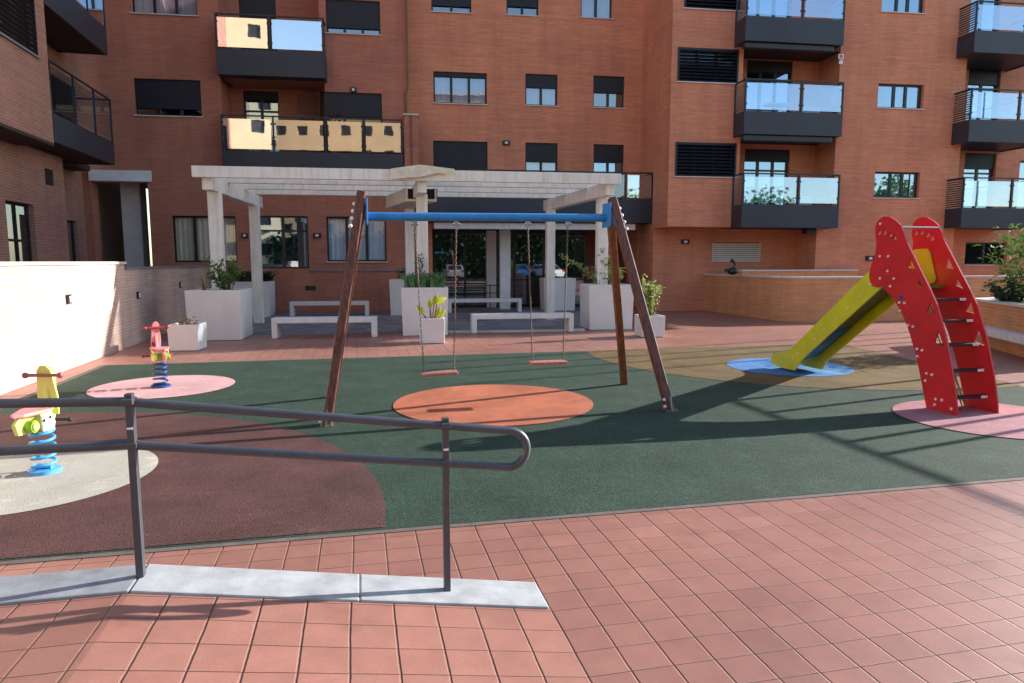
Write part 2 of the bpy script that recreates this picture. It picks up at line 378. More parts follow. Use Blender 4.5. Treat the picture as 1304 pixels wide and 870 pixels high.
# maroon disc clipped to the rectangle
def clip(pts, f):
    out = []
    for i in range(len(pts)):
        a, b = pts[i], pts[(i+1) % len(pts)]; fa, fb = f(a), f(b)
        if fa >= 0: out.append(a)
        if fa*fb < 0:
            t = fa/(fa-fb); out.append((a[0]+(b[0]-a[0])*t, a[1]+(b[1]-a[1])*t))
    return out
mar = clip(clip(sub_circle(-3.8, 4.8, 3.95, 96), lambda p: p[0]-XL-.004), lambda p: p[1]-YF-.01)
struct('maroon_rubber_patch', flat(mar, .010), 'rub_maroon')
och = clip(sub_circle(8.25, 11.65, 4.05, 96), lambda p: YB-.01-p[1])
rr = [(8.85, 8.3), (9.2, 9.7), (9.95, 12.2), (10.1, 12.62)]
och = clip(och, lambda p: 9.2+.0-(p[0])+(p[1]-9.7)*.285 if p[1] > 8.3 else 8.9-p[0]+(8.3-p[1])*.35)
struct('ochre_rubber_patch', flat(och, .010), 'rub_ochre')
for nm, cx, cy, r, mt in (('orange_circle', 1.60, 8.17, 1.23, 'rub_orange'), ('blue_circle', 6.95, 9.95, .98, 'rub_blue'), ('rose_circle', 6.88, 6.12, .98, 'rub_rose'),
                          ('pink_circle', -2.70, 10.28, .93, 'rub_pink'), ('cream_circle', -2.68, 6.12, .96, 'rub_cream')):
    struct(nm, flat(sub_circle(cx, cy, r), .014), mt)
# grey stone floor under the pergola (building frame)
mb = MB().quad((-5.2, 16.9, .005), (4.4, 16.9, .005), (8.1, 25.6, .005), (-6.6, 25.6, .005)); struct('pergola_floor', mb, 'slab_grey', -A)
mb = MB().box(-.1, 4.3, 16.72, 16.90, -.02, .05); struct('step_edge', mb, 'cap_stone', -A)

# ------------------------------------------------------------------ building helpers
def wallx(mb, x0, x1, z0, z1, y, holes=(), depth=.22):
    xs = sorted(set([x0, x1]+[v for h in holes for v in h[:2] if x0 < v < x1])); zs = sorted(set([z0, z1]+[v for h in holes for v in h[2:4] if z0 < v < z1]))
    for i in range(len(xs)-1):
        for j in range(len(zs)-1):
            cx = (xs[i]+xs[i+1])/2; cz = (zs[j]+zs[j+1])/2
            if any(h[0] < cx < h[1] and h[2] < cz < h[3] for h in holes): continue
            mb.quad((xs[i], y, zs[j]), (xs[i+1], y, zs[j]), (xs[i+1], y, zs[j+1]), (xs[i], y, zs[j+1]))
    for h in holes:
        a, b, c, d = h[:4]; c = max(c, z0); d = min(d, z1); D = h[4] if len(h) > 4 else depth
        mb.quad((a, y, c), (a, y, d), (a, y+D, d), (a, y+D, c)); mb.quad((b, y, c), (b, y+D, c), (b, y+D, d), (b, y, d))
        mb.quad((a, y, c), (a, y+D, c), (b, y+D, c), (b, y, c)); mb.quad((a, y, d), (b, y, d), (b, y+D, d), (a, y+D, d))
    return mb
def wally(mb, y0, y1, z0, z1, x, holes=(), depth=.22, sgn=-1):
    t = MB(); wallx(t, y0, y1, z0, z1, 0, holes, depth)
    mb.add([(x+sgn*p[1], p[0], p[2]) for p in t.v], t.f); return mb
def drape(x0, x1, z0, z1, y, amp=.03, per=.16):
    mb = MB(); n = max(6, int((x1-x0)/per*4)); vs = []
    for i in range(n+1):
        x = x0+(x1-x0)*i/n; yy = y+amp*math.sin(i*math.pi/2+random.uniform(-.5, .5)); vs += [(x, yy, z0), (x, yy, z1)]
    return mb.add(vs, [(2*i, 2*i+2, 2*i+3, 2*i+1) for i in range(n)], True)
def window(t, r, y, panes=2, shut=0.0, curtain=None, glass='glass_win', back='interior', sill=True, louver=False, box=.12, split=None, name='window', halfopen=None):
    """opening r=(x0,x1,z0,z1) in wall plane y; frame set 12 cm back"""
    x0, x1, z0, z1 = r; yf = y+.12; fw = .055
    if shut >= .28 and glass == 'glass_win' and name == 'window' or shut > .5: glass = 'glass_entry'
    mb = MB(); mb.box(x0, x0+fw, yf, yf+.06, z0, z1).box(x1-fw, x1, yf, yf+.06, z0, z1).box(x0+fw, x1-fw, yf, yf+.06, z0, z0+fw).box(x0+fw, x1-fw, yf, yf+.06, z1-fw, z1)
    edges = split or [x0+(x1-x0)*i/panes for i in range(1, panes)]
    for e in edges: mb.box(e-.045, e+.045, yf-.005, yf+.055, z0+fw, z1-fw)
    if name == 'door': mb.box(x0+fw, x1-fw, yf-.002, yf+.05, z0+(z1-z0)*.72-.03, z0+(z1-z0)*.72+.03)
    w = t.part(name, mb, 'frame')
    t.part('pane', MB().quad((x0+fw, yf+.035, z0+fw), (x1-fw, yf+.035, z0+fw), (x1-fw, yf+.035, z1-fw), (x0+fw, yf+.035, z1-fw)), glass, w)
    bk = MB(); bk.box(x0-.2, x1+.2, y+.75, y+.76, z0-.1, z1+.1); bk.box(x0-.2, x0-.19, y+.23, y+.75, z0-.1, z1+.1); bk.box(x1+.19, x1+.2, y+.23, y+.75, z0-.1, z1+.1)
    bk.box(x0-.19, x1+.19, y+.23, y+.75, z1+.09, z1+.1); bk.box(x0-.19, x1+.19, y+.23, y+.75, z0-.1, z0-.09)
    t.part('room', bk, back, w)
    if curtain:
        t.part('curtain', drape(x0+.02, x1-.02, z0, z1, yf+.12), curtain, w)
    if shut > 0:
        s = MB(); zb = z1-(z1-z0)*shut; nsl = max(2, int((z1-zb)/.055)); hh = (z1-zb)/nsl
        for i in range(nsl): s.box(x0+.01, x1-.01, yf-.05, yf-.012, zb+i*hh+.004, zb+(i+1)*hh)
        s.box(x0+.01, x1-.01, yf-.04, yf-.014, zb+.001, z1); t.part('shutter', s, 'shutter', w)
    if louver:
        s = MB(); n = int((z1-z0)/.1)
        for i in range(n):
            z = z0+(z1-z0)*(i+.5)/n; s.add([(x0, y-.03, z-.035), (x1, y-.03, z-.035), (x1, y+.05, z+.035), (x0, y+.05, z+.035), (x0, y-.02, z-.045), (x1, y-.02, z-.045), (x1, y+.06, z+.025), (x0, y+.06, z+.025)],
                  [(0, 1, 2, 3), (7, 6, 5, 4), (0, 4, 5, 1), (3, 2, 6, 7), (0, 3, 7, 4), (1, 5, 6, 2)])
        s.box(x0, x0+.05, y-.035, y+.03, z0, z1).box(x1-.05, x1, y-.035, y+.03, z0, z1).box(x0, x1, y-.036, y+.03, z1-.07, z1+.001); t.part('louvre_shutter', s, 'shutter', w)
    if sill: t.part('sill', MB().box(x0-.04, x1+.04, y-.05, y+.11, z0-.035, z0-.002), 'cap_stone', w)
    return w
def balcony(t, x0, x1, y0, y1, z0, zp, zt, divs=(), glass='glass_balc', side_l=True, side_r=True, glass_z=.06, slats=False):
    """slab box clad in dark panel, glass panes and rail above. y0 front, y1 wall"""
    mb = MB().box(x0, x1, y0, y0+.06, z0, zp); mb.box(x0, x0+.06, y0+.06, y1, z0, zp) if side_l else None
    mb.box(x1-.06, x1, y0+.06, y1, z0, zp) if side_r else None
    mb.box(x0+.06, x1-.06, y0+.06, y1, z0+.03, z0+.2)
    b = t.part('balcony', mb, 'panel_navy')
    r = MB(); r.box(x0, x1, y0, y0+.05, zt-.04, zt)
    if side_l: r.box(x0, x0+.05, y0+.05, y1, zt-.04, zt)
    if side_r: r.box(x1-.05, x1, y0+.05, y1, zt-.04, zt)
    es = [x0]+list(divs)+[x1]
    for i, e in enumerate(es):
        xx = min(max(e, x0+.025), x1-.025); r.box(xx-.025, xx+.025, y0+.001, y0+.049, zp, zt-.04)
    if side_l: r.box(x0, x0+.05, y1-.06, y1-.01, zp, zt-.04)
    if slats:
        k = 0; 
        while zp+.05+k*.075 < zt-.06: r.box(x0+.005, x0+.04, y0+.06, y1-.06, zp+.05+k*.075, zp+.08+k*.075); k += 1
    t.part('railing', r, 'dark_metal', b)
    for a, c in zip(es[:-1], es[1:]):
        t.part('glass_panel', MB().box(a+.07, c-.07, y0+.018, y0+.03, zp+glass_z, zt-.12), glass, b)
        cl = MB()
        for xx in (a+.06, c-.06):
            for zz in (zp+.2, zt-.28): cl.box(xx-.025, xx+.025, y0+.005, y0+.045, zz, zz+.05)
        t.part('glass_clamp', cl, 'dark_metal', b)
    if side_l and not slats: t.part('glass_panel', MB().box(x0+.02, x0+.032, y0+.1, y1-.1, zp+glass_z, zt-.12), 'glass_clear', b)
    if side_r: t.part('glass_panel', MB().box(x1-.032, x1-.02, y0+.1, y1-.1, zp+glass_z, zt-.12), 'glass_clear', b)
    return b
def wall_lamp(t, px0, py0, px1, py1, Y):
    x0, x1, z0, z1 = rectB(px0, py0, px1, py1, Y); mb = MB().box(x0, x1, Y-.08, Y-.001, z0, z1)
    l = t.part('wall_lamp', mb, 'frame', bevel=.01); w = x1-x0; t.part('lamp_lens', MB().box(x0+w*.3, x1-w*.3, Y-.09, Y-.081, z0+.04, z1-.04), 'lamp_face', l)

# ------------------------------------------------------------------ main apartment building
YLF, YM, YR = 24.2, 24.8, 21.9
YE = 23.1
TOP = 18.6
main = BT('apartment_building', 'orange brick apartment building with dark balconies behind the white pergola and the slide', 'building', (0, 24.2, 0))
xs_ = VB(516, 150, YLF)[0]                       # seam left | middle
xl_ = VB(137, 110, YLF)[0]
xc_ = VB(852, 200, YR)[0]                        # return wall x
# left facade
holes = []; win_specs = []
def addw(px, Y, **kw):
    r = rectB(*px, Y); holes.append(r); win_specs.append((r, Y, kw)); return r
addw((166, -40, 250, 18), YLF, panes=3, curtain='curtain', shut=.25)
addw((171, 101, 256, 147.5), YLF, panes=3, shut=.80, back='interior')
addw((415, 0, 484, 43), YLF, panes=3, shut=.82)
addw((220, 275, 301, 334), YLF, split=[VB(247, 300, YLF)[0]], curtain='curtain_beige', sill=False, glass='glass_clear', back='interior_warm')
addw((327, 275, 393, 342), YLF, panes=2, name='door', sill=False, glass='glass_win')
addw((416, 276, 492, 333), YLF, panes=3, curtain='curtain', glass='glass_clear')
rc = rectB(281, 100, 411, 190, YLF); zfl = VB(345, 200, YLF)[1]; rec_lo = (VB(283, 150, YLF)[0], VB(414.5, 150, YLF)[0], zfl-.1, VB(345, 102, YLF)[1], 1.2)
rec_up = (VB(278, 20, YLF)[0], VB(406, 20, YLF)[0], VB(345, 95, YLF)[1]-.1, TOP-.3, 1.2)
bal_dr = rectB(414, 118, 487, 205, YLF)
holes.append(bal_dr)
pas = (VB(120, 300, YLF)[0], VB(192, 300, YLF)[0], -.1, VB(165, 219, YLF)[1], .5)
hl = holes+[rec_lo, rec_up, pas]
mb = MB(); wallx(mb, xl_-1.6, xs_, -.1, TOP, YLF, hl)
mb.quad((xs_, YLF, -.1), (xs_, YM, -.1), (xs_, YM, TOP), (xs_, YLF, TOP))
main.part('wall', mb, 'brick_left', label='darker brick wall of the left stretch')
for r, Y, kw in win_specs: window(main, r, Y, **kw)
# recess backs and doors on left
y2 = YLF+1.2
for rcx, dr in ((rec_lo, (311, 116, 356, 205)), (rec_up, (305, -30, 352, 95))):
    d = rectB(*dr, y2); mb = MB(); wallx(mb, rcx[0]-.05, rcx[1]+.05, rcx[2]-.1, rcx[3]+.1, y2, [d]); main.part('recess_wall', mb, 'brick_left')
    window(main, d, y2, panes=2, name='door', sill=False, glass='glass_win', shut=(.8 if rcx is rec_up else .12))
window(main, bal_dr, YLF, panes=3, name='door', sill=False, shut=.35, back='interior_warm', glass='glass_dim')
# upper balcony
r = rectB(275, 20, 413, 98, YLF-.55); zg = VB(344, 20, YLF-.55)[1]; zp = VB(344, 65, YLF-.55)[1]
balcony(main, r[0], r[1], YLF-.6, YLF+1.15, VB(344, 97, YLF-.6)[1], zp, zg, [VB(343, 40, YLF-.6)[0]], side_l=True, side_r=True)
r = rectB(282, 150, 513, 216, YLF-.6); zg = VB(400, 149, YLF-.6)[1]; zp = VB(400, 194, YLF-.6)[1]
balcony(main, r[0], r[1], YLF-.6, YLF-.003, VB(400, 220, YLF-.6)[1], zp, zg, [VB(x, 170, YLF-.6)[0] for x in (348, 414.5, 463)], side_l=True, side_r=False)
# fill floor of the lower recess, dark box on its wall
x0, x1, z0, z1 = rectB(379, 122, 407, 145, y2); main.part('vent_cover', MB().box(x0, x1, y2-.05, y2-.001, z0, z1), 'bin_box')
# brick pier with cap and drain pipe at the seam
x0, x1, z0, z1 = rectB(515, 147, 533, 230, YLF-.55); pr_ = main.part('pier', MB().box(x0, x1, YLF-.55, YLF-.001, z0-.5, z1), 'brick_left')
main.part('cap', MB().box(x0-.03, x1+.03, YLF-.58, YLF-.002, z1+.002, z1+.05), 'cap_stone', pr_)
xp = VB(518, 60, YLF)[0]; main.part('drain_pipe', MB().tube([(xp, YLF-.06, TOP-.1), (xp, YLF-.06, z1+1.0), (xp-.06, YLF-.06, z1+.8), (xp-.06, YLF-.06, z1+.07)], .04, 8), 'stem_brown')
xp = (x0+x1)/2; main.part('drain_pipe', MB().tube([(xp, YLF-.575, z1), (xp, YLF-.575, z0-.3)], .025, 8), 'stem_brown')
# sill band, lamps and vent on ground floor
zb = VB(430, 344, YLF)[1]; main.part('string_course', MB().box(VB(394, 344, YLF)[0], xs_, YLF-.04, YLF-.001, zb-.04, zb+.03), 'cap_dark')
for q in ((308, 297, 316, 303), (399, 297, 409, 303), (446, 112, 454, 118)): wall_lamp(main, *q, YLF)
x0, x1, z0, z1 = rectB(389, 364, 402, 369.5, YLF); main.part('vent_cover', MB().box(x0, x1, YLF-.02, YLF-.001, z0, z1), 'frame')
# passage lintel and depths
x0, x1, z0, z1 = rectB(118, 218, 193, 231, YLF); main.part('lintel', MB().box(x0-.1, x1, YLF-.06, YLF+.45, z0, z1+.02), 'canopy_grey')
x0, x1 = VB(157, 300, YLF+.9)[0], VB(181, 300, YLF+.9)[0]; main.part('column', MB().box(x0, x1, YLF+.9, YLF+1.5, -.02, 4.6), 'canopy_grey')
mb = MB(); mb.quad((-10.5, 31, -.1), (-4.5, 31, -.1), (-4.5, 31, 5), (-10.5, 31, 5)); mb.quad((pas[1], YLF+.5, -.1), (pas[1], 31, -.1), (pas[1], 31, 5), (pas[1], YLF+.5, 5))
mb.quad((-10.5, YLF+.3, pas[3]+.02), (-4.5, YLF+.3, pas[3]+.02), (-4.5, 31, pas[3]+.02), (-10.5, 31, pas[3]+.02)); main.part('passage_wall', mb, 'brick_entry')  # passage bricks darkened, deep shade put into their colour

# middle facade
holes = []; win_specs = []
addw((549, -45, 600, 15.5), YM, panes=2, shut=.86)
addw((645, -45, 686, 19.5), YM, panes=2, shut=.82, back='interior_warm')
addw((740, -45, 780, 23), YM, panes=2, shut=.28, curtain='curtain', glass='glass_dim')
addw((552, 92, 620, 132), YM, panes=3, shut=.14, curtain='curtain_blue', glass='glass_dim')
addw((669, 94.5, 710, 134.5), YM, panes=2, shut=.42, curtain='curtain', glass='glass_dim')
addw((755.5, 97, 795, 137), YM, panes=2, shut=.52)
zt_ = VB(690, 262, YM)[1]
for px, kw in (((552, 180, 621, 262), dict(panes=3, shut=.95)), ((669, 182, 710, 262), dict(panes=2, shut=.30, curtain='curtain', glass='glass_dim')), ((755.5, 184, 794, 262), dict(panes=2, shut=.28))):
    addw(px, YM, name='door', sill=False, **kw)
ent = (VB(551, 340, YM)[0], xc_-.02, -.1, VB(690, 291, YM)[1], 1.3)
mb = MB(); wallx(mb, xs_, xc_, -.1, TOP, YM, holes+[ent])
main.part('wall', mb, 'brick_main', label='brick wall of the middle stretch')
for r, Y, kw in win_specs: window(main, r, Y, **kw)
wall_lamp(main, 640, 179.5, 649, 185, YM)
# terrace balcony over entrance
YT = 23.35
x0 = VB(546, 260, YT)[0]; x1 = VB(831, 260, YT)[0]; z0 = VB(690, 283, YT)[1]; zp = VB(690, 252, YT)[1]; zr = VB(690, 217, YT)[1]
mb = MB().box(x0, x1, YT, YT+.08, z0, zp).box(x0, x0+.08, YT+.08, YM-.002, z0, zp).box(x0+.08, min(x1, xc_)-.03, YT+.08, YM-.002, z0+.03, z0+.25)
mb.box(x1-.08, x1, YT+.08, 24.4, z0, zp)
b = main.part('balcony', mb, 'panel_navy')
r_ = MB().box(x0, x1, YT, YT+.05, zr-.05, zr).box(x1-.05, x1, YT+.05, 24.4, zr-.05, zr)
nd = 8
for i in range(nd+1):
    xx = x0+.025+(x1-x0-.05)*i/nd; r_.box(xx-.022, xx+.022, YT+.001, YT+.045, zp, zr-.05)
main.part('railing', r_, 'dark_metal', b)
for i in range(nd):
    a = x0+(x1-x0)*i/nd; c = x0+(x1-x0)*(i+1)/nd
    main.part('glass_panel', MB().box(a+.06, c-.06, YT+.018, YT+.03, zp+.05, zr-.1), 'glass_sky' if i == nd-1 else 'glass_clear', b)
x0, x1, z0, z1 = rectB(553, 284, 809, 292, YT+.15); main.part('canopy_beam', MB().box(x0, x1, YT+.15, YT+.45, z0, z1-.01), 'white_conc')
# entrance recess
yg = YM+1.3; xa, xb2 = VB(553, 340, yg)[0], VB(745, 340, yg)[0]
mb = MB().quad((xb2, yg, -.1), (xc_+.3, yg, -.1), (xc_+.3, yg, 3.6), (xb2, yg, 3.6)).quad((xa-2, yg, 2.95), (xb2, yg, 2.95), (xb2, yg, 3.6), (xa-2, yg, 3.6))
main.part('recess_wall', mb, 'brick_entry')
fr = MB(); zt = 2.93
nb = [VB(px, 340, yg)[0] for px in (553, 592, 620, 655, 692, 745)]
for x in nb: fr.box(x-.04, x+.04, yg-.03, yg+.03, 0, zt)
fr.box(nb[0], nb[-1], yg-.028, yg+.028, zt-.08, zt+.02).box(nb[0], nb[-1], yg-.028, yg+.028, .0, .1).box(nb[0], nb[-1], yg-.026, yg+.026, 1.02, 1.07)
es = main.part('entrance_door', fr, 'frame')
for a, c in zip(nb[:-1], nb[1:]): main.part('pane', MB().quad((a+.04, yg, .1), (c-.04, yg, .1), (c-.04, yg, zt-.08), (a+.04, yg, zt-.08)), 'glass_entry', es)
mb = MB(); mb.box(nb[0]-1, nb[-1]+.5, yg+4, yg+4.05, 0, 3.2).box(nb[0]-1, nb[-1]+.5, yg+.3, yg+4, 3.05, 3.1); main.part('lobby', mb, 'interior')
for q, yy in (((637, 650), YM+.05), ((620, 632), yg-.25)):
    main.part('column', MB().box(VB(q[0], 340, yy)[0], VB(q[1], 340, yy)[0], yy, yy+.35, -.02, 3.25 if yy < yg-.5 else 2.9), 'canopy_grey')
main.part('grab_rail', MB().tube([(nb[0]+.2, YM+.25, .9), (nb[3], YM+.25, .86)], .022, 8).tube([(nb[0]+.2, YM+.25, .62), (nb[3], YM+.25, .58)], .018, 8)
          .tube([(nb[0]+.25, YM+.25, 0), (nb[0]+.25, YM+.25, .9)], .02, 8).tube([(nb[2], YM+.25, 0), (nb[2], YM+.25, .88)], .02, 8), 'rail_paint')

# right wing
YG = 23.2                                                   # ground-floor wall under the bay
xd_ = VB(1066, 150, YR)[0]; xbay = VB(944, 150, YR)[0]; xe_ = VB(1226, 150, YR)[0]; xg_ = VB(1037, 350, YR)[0]; XEND = 23.6
zbay = VB(898, 289, YR)[1]
def rR(px, Y=YR): return rectB(*px, Y)
louv = [rR((872, -50, 943, 12)), rR((863, 62, 940, 105)), rR((860, 182, 937, 225))]
dwin = [rR((1124, -35, 1179, 16)), rR((1118, 107, 1176, 138)), rR((1113.5, 219, 1171, 252))]
mb = MB(); wallx(mb, xc_, xbay, zbay, TOP, YR, louv)
wallx(mb, xd_, xe_, zbay, TOP, YR, dwin); wallx(mb, xg_, xe_, -.1, zbay, YR, [])
mb.quad((xc_, YR, zbay), (xc_, YR, TOP), (xc_, YM, TOP), (xc_, YM, zbay))                 # side of the bay
mb.quad((xc_, YG, -.1), (xc_, YG, zbay), (xc_, YM+1.3, zbay), (xc_, YM+1.3, -.1))
vent = rR((907, 309, 969, 333), YG); wallx(mb, xc_, xg_, -.1, zbay, YG, [vent]); mb.quad((xg_, YR, -.1), (xg_, YG, -.1), (xg_, YG, zbay), (xg_, YR, zbay))
mb.quad((xd_, YR, zbay), (xd_, YE, zbay), (xd_, YE, TOP), (xd_, YR, TOP)); mb.quad((xbay, YR, zbay), (xbay, YR, TOP), (xbay, YE, TOP), (xbay, YE, zbay))
mb.quad((xe_, YR, -.1), (xe_, YE+.1, -.1), (xe_, YE+.1, TOP), (xe_, YR, TOP))
main.part('wall', mb, 'brick_main', label='brick walls of the projecting right wing')
mb = MB().box(xc_+.002, xd_-.002, YR+.01, YG+.2, zbay+.001, zbay+.12); main.part('soffit', mb, 'brick_main')
for i, r in enumerate(louv): window(main, r, YR, panes=3, louver=True)
for r in dwin: window(main, r, YR, split=[r[0]+(r[1]-r[0])*.40, r[0]+(r[1]-r[0])*.66], glass='glass_win', back='interior_blue')
s = MB(); n = 9
for i in range(n):
    z = vent[2]+(vent[3]-vent[2])*(i+.5)/n; s.add([(vent[0]+.03, YG+.03, z-.035), (vent[1]-.03, YG+.03, z-.035), (vent[1]-.03, YG+.05, z+.01), (vent[0]+.03, YG+.05, z+.01), (vent[0]+.03, YG+.035, z-.05), (vent[1]-.03, YG+.035, z-.05)], [(0, 1, 2, 3), (0, 4, 5, 1)])
s.box(vent[0], vent[0]+.03, YG+.02, YG+.1, vent[2], vent[3]).box(vent[1]-.03, vent[1], YG+.02, YG+.1, vent[2], vent[3]); g = main.part('louvre_vent', s, 'louver_white')
main.part('room', MB().box(vent[0], vent[1], YG+.12, YG+.13, vent[2], vent[3]), 'interior', g)
# recess behind first column of balconies and the far right bay
rec_doors = [rectB(948, -30, 1008, 45, YE), rectB(950, 77, 1008, 165, YE), rectB(947, 190, 1004, 285, YE)]
mb = MB(); wallx(mb, xbay, xd_, zbay, TOP, YE, [r for r in rec_doors]); main.part('recess_wall', mb, 'brick_main')
for r in rec_doors: window(main, r, YE, panes=3, name='door', sill=False, shut=.16, glass='glass_win', back='interior_blue')
er = [rectB(1232, -30, 1274, 60, YE), rectB(1231, 88, 1272, 175, YE), rectB(1226, 195, 1266, 285, YE), rectB(1229, 309, 1282, 337, YE), rectB(1296, 205, 1340, 285, YE)]
mb = MB(); wallx(mb, xe_, XEND, -.1, TOP, YE, er); main.part('wall', mb, 'brick_main', label='set-back brick wall at the far right')
for i, r in enumerate(er):
    window(main, r, YE, panes=2, name='window' if i == 3 else 'door', sill=(i == 3), shut=0 if i >= 3 else .22, glass='glass_clear' if i == 3 else 'glass_win', back='interior')
YBf = YR-.75
for (gx0, gx1, gy, py0, py1) in ((950, 1076, -12, 23, 54.5), (948, 1073.5, 102, 143, 172), (945, 1068.5, 221, 261, 290)):
    x0 = VB(gx0, py0, YBf)[0]; x1 = VB(gx1, py0, YBf)[0]; zm = (gx0+gx1)/2
    balcony(main, x0, x1, YBf, YE-.004 if 0 else YR-.003, VB(zm, py1, YBf)[1], VB(zm, py0, YBf)[1], VB(zm, gy, YBf)[1], [x0+(x1-x0)*.57], side_l=True, side_r=True, glass='glass_sky2')
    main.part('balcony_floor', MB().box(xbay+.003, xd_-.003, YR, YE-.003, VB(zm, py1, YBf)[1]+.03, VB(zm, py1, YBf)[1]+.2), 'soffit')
    if py1 < 280: main.part('folded_awning', MB().box(x0+.05, x1-.25, YBf+.1, YBf+.3, VB(zm, py1+8, YBf)[1], VB(zm, py1, YBf)[1]), 'dark_metal', bevel=.03)
for (gx0, gy, py0, py1) in ((1243, 2, 40, 68), (1236, 113, 153, 181), (1226, 226, 265, 290)):
    x0 = VB(gx0-1, py0, YBf)[0]; x1 = 21.7; zm = gx0+30
    balcony(main, x0, x1, YBf, YE-.003, VB(zm, py1, YBf)[1], VB(zm, py0, YBf)[1], VB(zm, gy, YBf)[1], [x0+(x1-x0)*.60], slats=True, glass='glass_sky2')
def floor_z(px, py): return VB(px, py, YBf)[1]+.2
zf = floor_z(1006, 290); x0 = VB(985, 240, YR-.3)[0]
dr = BT('drying_rack', 'white folding drying rack on the lowest balcony of the middle column', 'drying rack', (x0, YR-.25, zf))
k = MB()
for sx in (-.45, .45):
    k.tube([(x0+sx-.3, YR-.3, zf), (x0+sx*.7+.3, YR-.3, zf+1.0)], .012, 6).tube([(x0+sx+.3, YR-.2, zf), (x0+sx*.7-.3, YR-.2, zf+1.0)], .012, 6)
for i in range(7): k.tube([(x0-.6, YR-.5+i*.09, zf+1.0), (x0+.6, YR-.5+i*.09, zf+1.0)], .006, 5)
dr.part('rack', k, 'white_gloss')
x1 = VB(1026, 250, YR-.4)[0]; one('storage_box', MB().box(x1-.25, x1+.2, YR-.45, YR-.1, zf, zf+.85), 'curtain', 'pale upright box on the lowest balcony beside the drying rack', 'box', (x1, YR-.3, zf), -A, None, .01)
zf2 = floor_z(1010, 172); x0 = VB(990, 125, YR-.3)[0]
tb = BT('balcony_table', 'small white table on the middle balcony of the middle column', 'table', (x0, YR-.3, zf2))
tb.part('table_top', MB().box(x0-.4, x0+.4, YR-.55, YR-.05, zf2+.80, zf2+.84), 'white_gloss'); tb.part('leg', MB().tube([(x0, YR-.3, zf2), (x0, YR-.3, zf2+.8)], .04, 8), 'white_gloss')
x1 = VB(1028, 130, YR-.3)[0]; one('storage_box', MB().box(x1-.35, x1+.35, YR-.5, YR-.15, zf2, zf2+.75), 'white_gloss', 'low white cabinet on the middle balcony beside the small table', 'cabinet', (x1, YR-.3, zf2), -A, None, .01)
for px, lb in ((392, 'dark pot plant left of the divider on the long lower left balcony'), (424, 'dark pot plant at the divider of the long lower left balcony')):
    x0 = VB(px, 150, YLF-.35)[0]; z0_ = VB(400, 218, YLF-.6)[1]+.2; t = BT('pot_plant', lb, 'plant', (x0, YLF-.3, z0_)); t.part('pot', MB().tube([(x0, YLF-.3, z0_), (x0, YLF-.3, z0_+.45)], [.12, .17], 12), 'stem_brown')
    lf = MB()
    for i in range(60):
        a = random.uniform(0, 6.28); lf.leaf((x0+.1*math.cos(a), YLF-.3+.08*math.sin(a), z0_+random.uniform(.5, 1.55)), (math.cos(a), math.sin(a), .8), .3, .06)
    t.part('stem', MB().tube([(x0, YLF-.3, z0_+.4), (x0+.03, YLF-.3, z0_+1.5)], .012, 5), 'stem'); t.part('foliage', lf, 'leaf_dark')
# alarm sign, lamps, vents
x0, x1, z0, z1 = rectB(1067, 69, 1074, 82, YR); sgn = main.part('alarm_sign', MB().box(x0, x1, YR-.02, YR-.001, z0+.16, z1).box(x0+.03, x1-.03, YR-.03, YR-.002, z0, z0+.13), 'sign_white', bevel=.01)
main.part('emblem', MB().box(x0+.03, x1-.03, YR-.026, YR-.021, z0+.20, z1-.12).box(x0+.05, x0+.09, YR-.026, YR-.021, z1-.12, z1-.03).box(x1-.09, x1-.05, YR-.026, YR-.021, z1-.12, z1-.03), 'sign_red', sgn)
wall_lamp(main, 867, 305, 877, 311, YG); wall_lamp(main, 1102, 326, 1112, 332, YR)
x0, x1, z0, z1 = rectB(1025, 291, 1037, 298, YR-.2); main.part('bracket', MB().box(x0, x1, YR-.3, YR-.002, z0, z1), 'frame')
# roof and back
rf = MB().box(xl_-1.6, xs_, YLF+.005, 34, TOP, TOP+.2).box(xs_+.003, XEND, YE+.2, 34, TOP, TOP+.2).box(xc_, xe_, YR+.003, YE+.197, TOP, TOP+.2)
main.part('roof', rf, 'cap_stone')
main.part('back_wall', MB().quad((XEND, YE, -.1), (XEND, 34, -.1), (XEND, 34, TOP), (XEND, YE, TOP)).quad((-10, 34, -.1), (XEND, 34, -.1), (XEND, 34, TOP), (-10, 34, TOP)), 'brick_main')

# ------------------------------------------------------------------ side building on the left (frame of the playground)
sb = T('apartment_building', 'dark brick side block with overhanging upper floor behind the sunlit low wall', 'building', (-7.8, 18, 0))
XS, XG, XR = -7.0, -7.8, -8.3
uw = (14.9, 18.15, 6.38, 7.75)
mb = MB(); wally(mb, 14.3, 18.72, 4.55, TOP, XS, [uw]); mb.quad((XS, 18.72, 4.55), (XS, 18.72, TOP), (XR, 18.72, TOP), (XR, 18.72, 4.55))
wally(mb, 18.72, 24.6, 4.7, TOP, XR, [(20.0, 21.0, 5.0, 7.1)])
wally(mb, 14.3, 21.3, -.1, 4.55, XG, [(17.95, 19.35, -.05, 3.14), (VX(57, 220, XG)[0], VX(68, 220, XG)[0], 3.72, 4.14)])
mb.quad((XG, 21.3, -.1), (XG, 21.3, 4.55), (-8.6, 21.3, 4.55), (-8.6, 21.3, -.1)); wally(mb, 21.3, 31, -.1, 4.75, -8.6, [(22.8, 24.3, .3, 3.0)])
mb.quad((XS, 14.3, 4.55), (XS, 14.3, TOP), (-16, 14.3, TOP), (-16, 14.3, 4.55)); mb.quad((XG, 14.3, -.1), (XG, 14.3, 4.55), (-16, 14.3, 4.55), (-16, 14.3, -.1))
sb.part('wall', mb, 'brick_side')
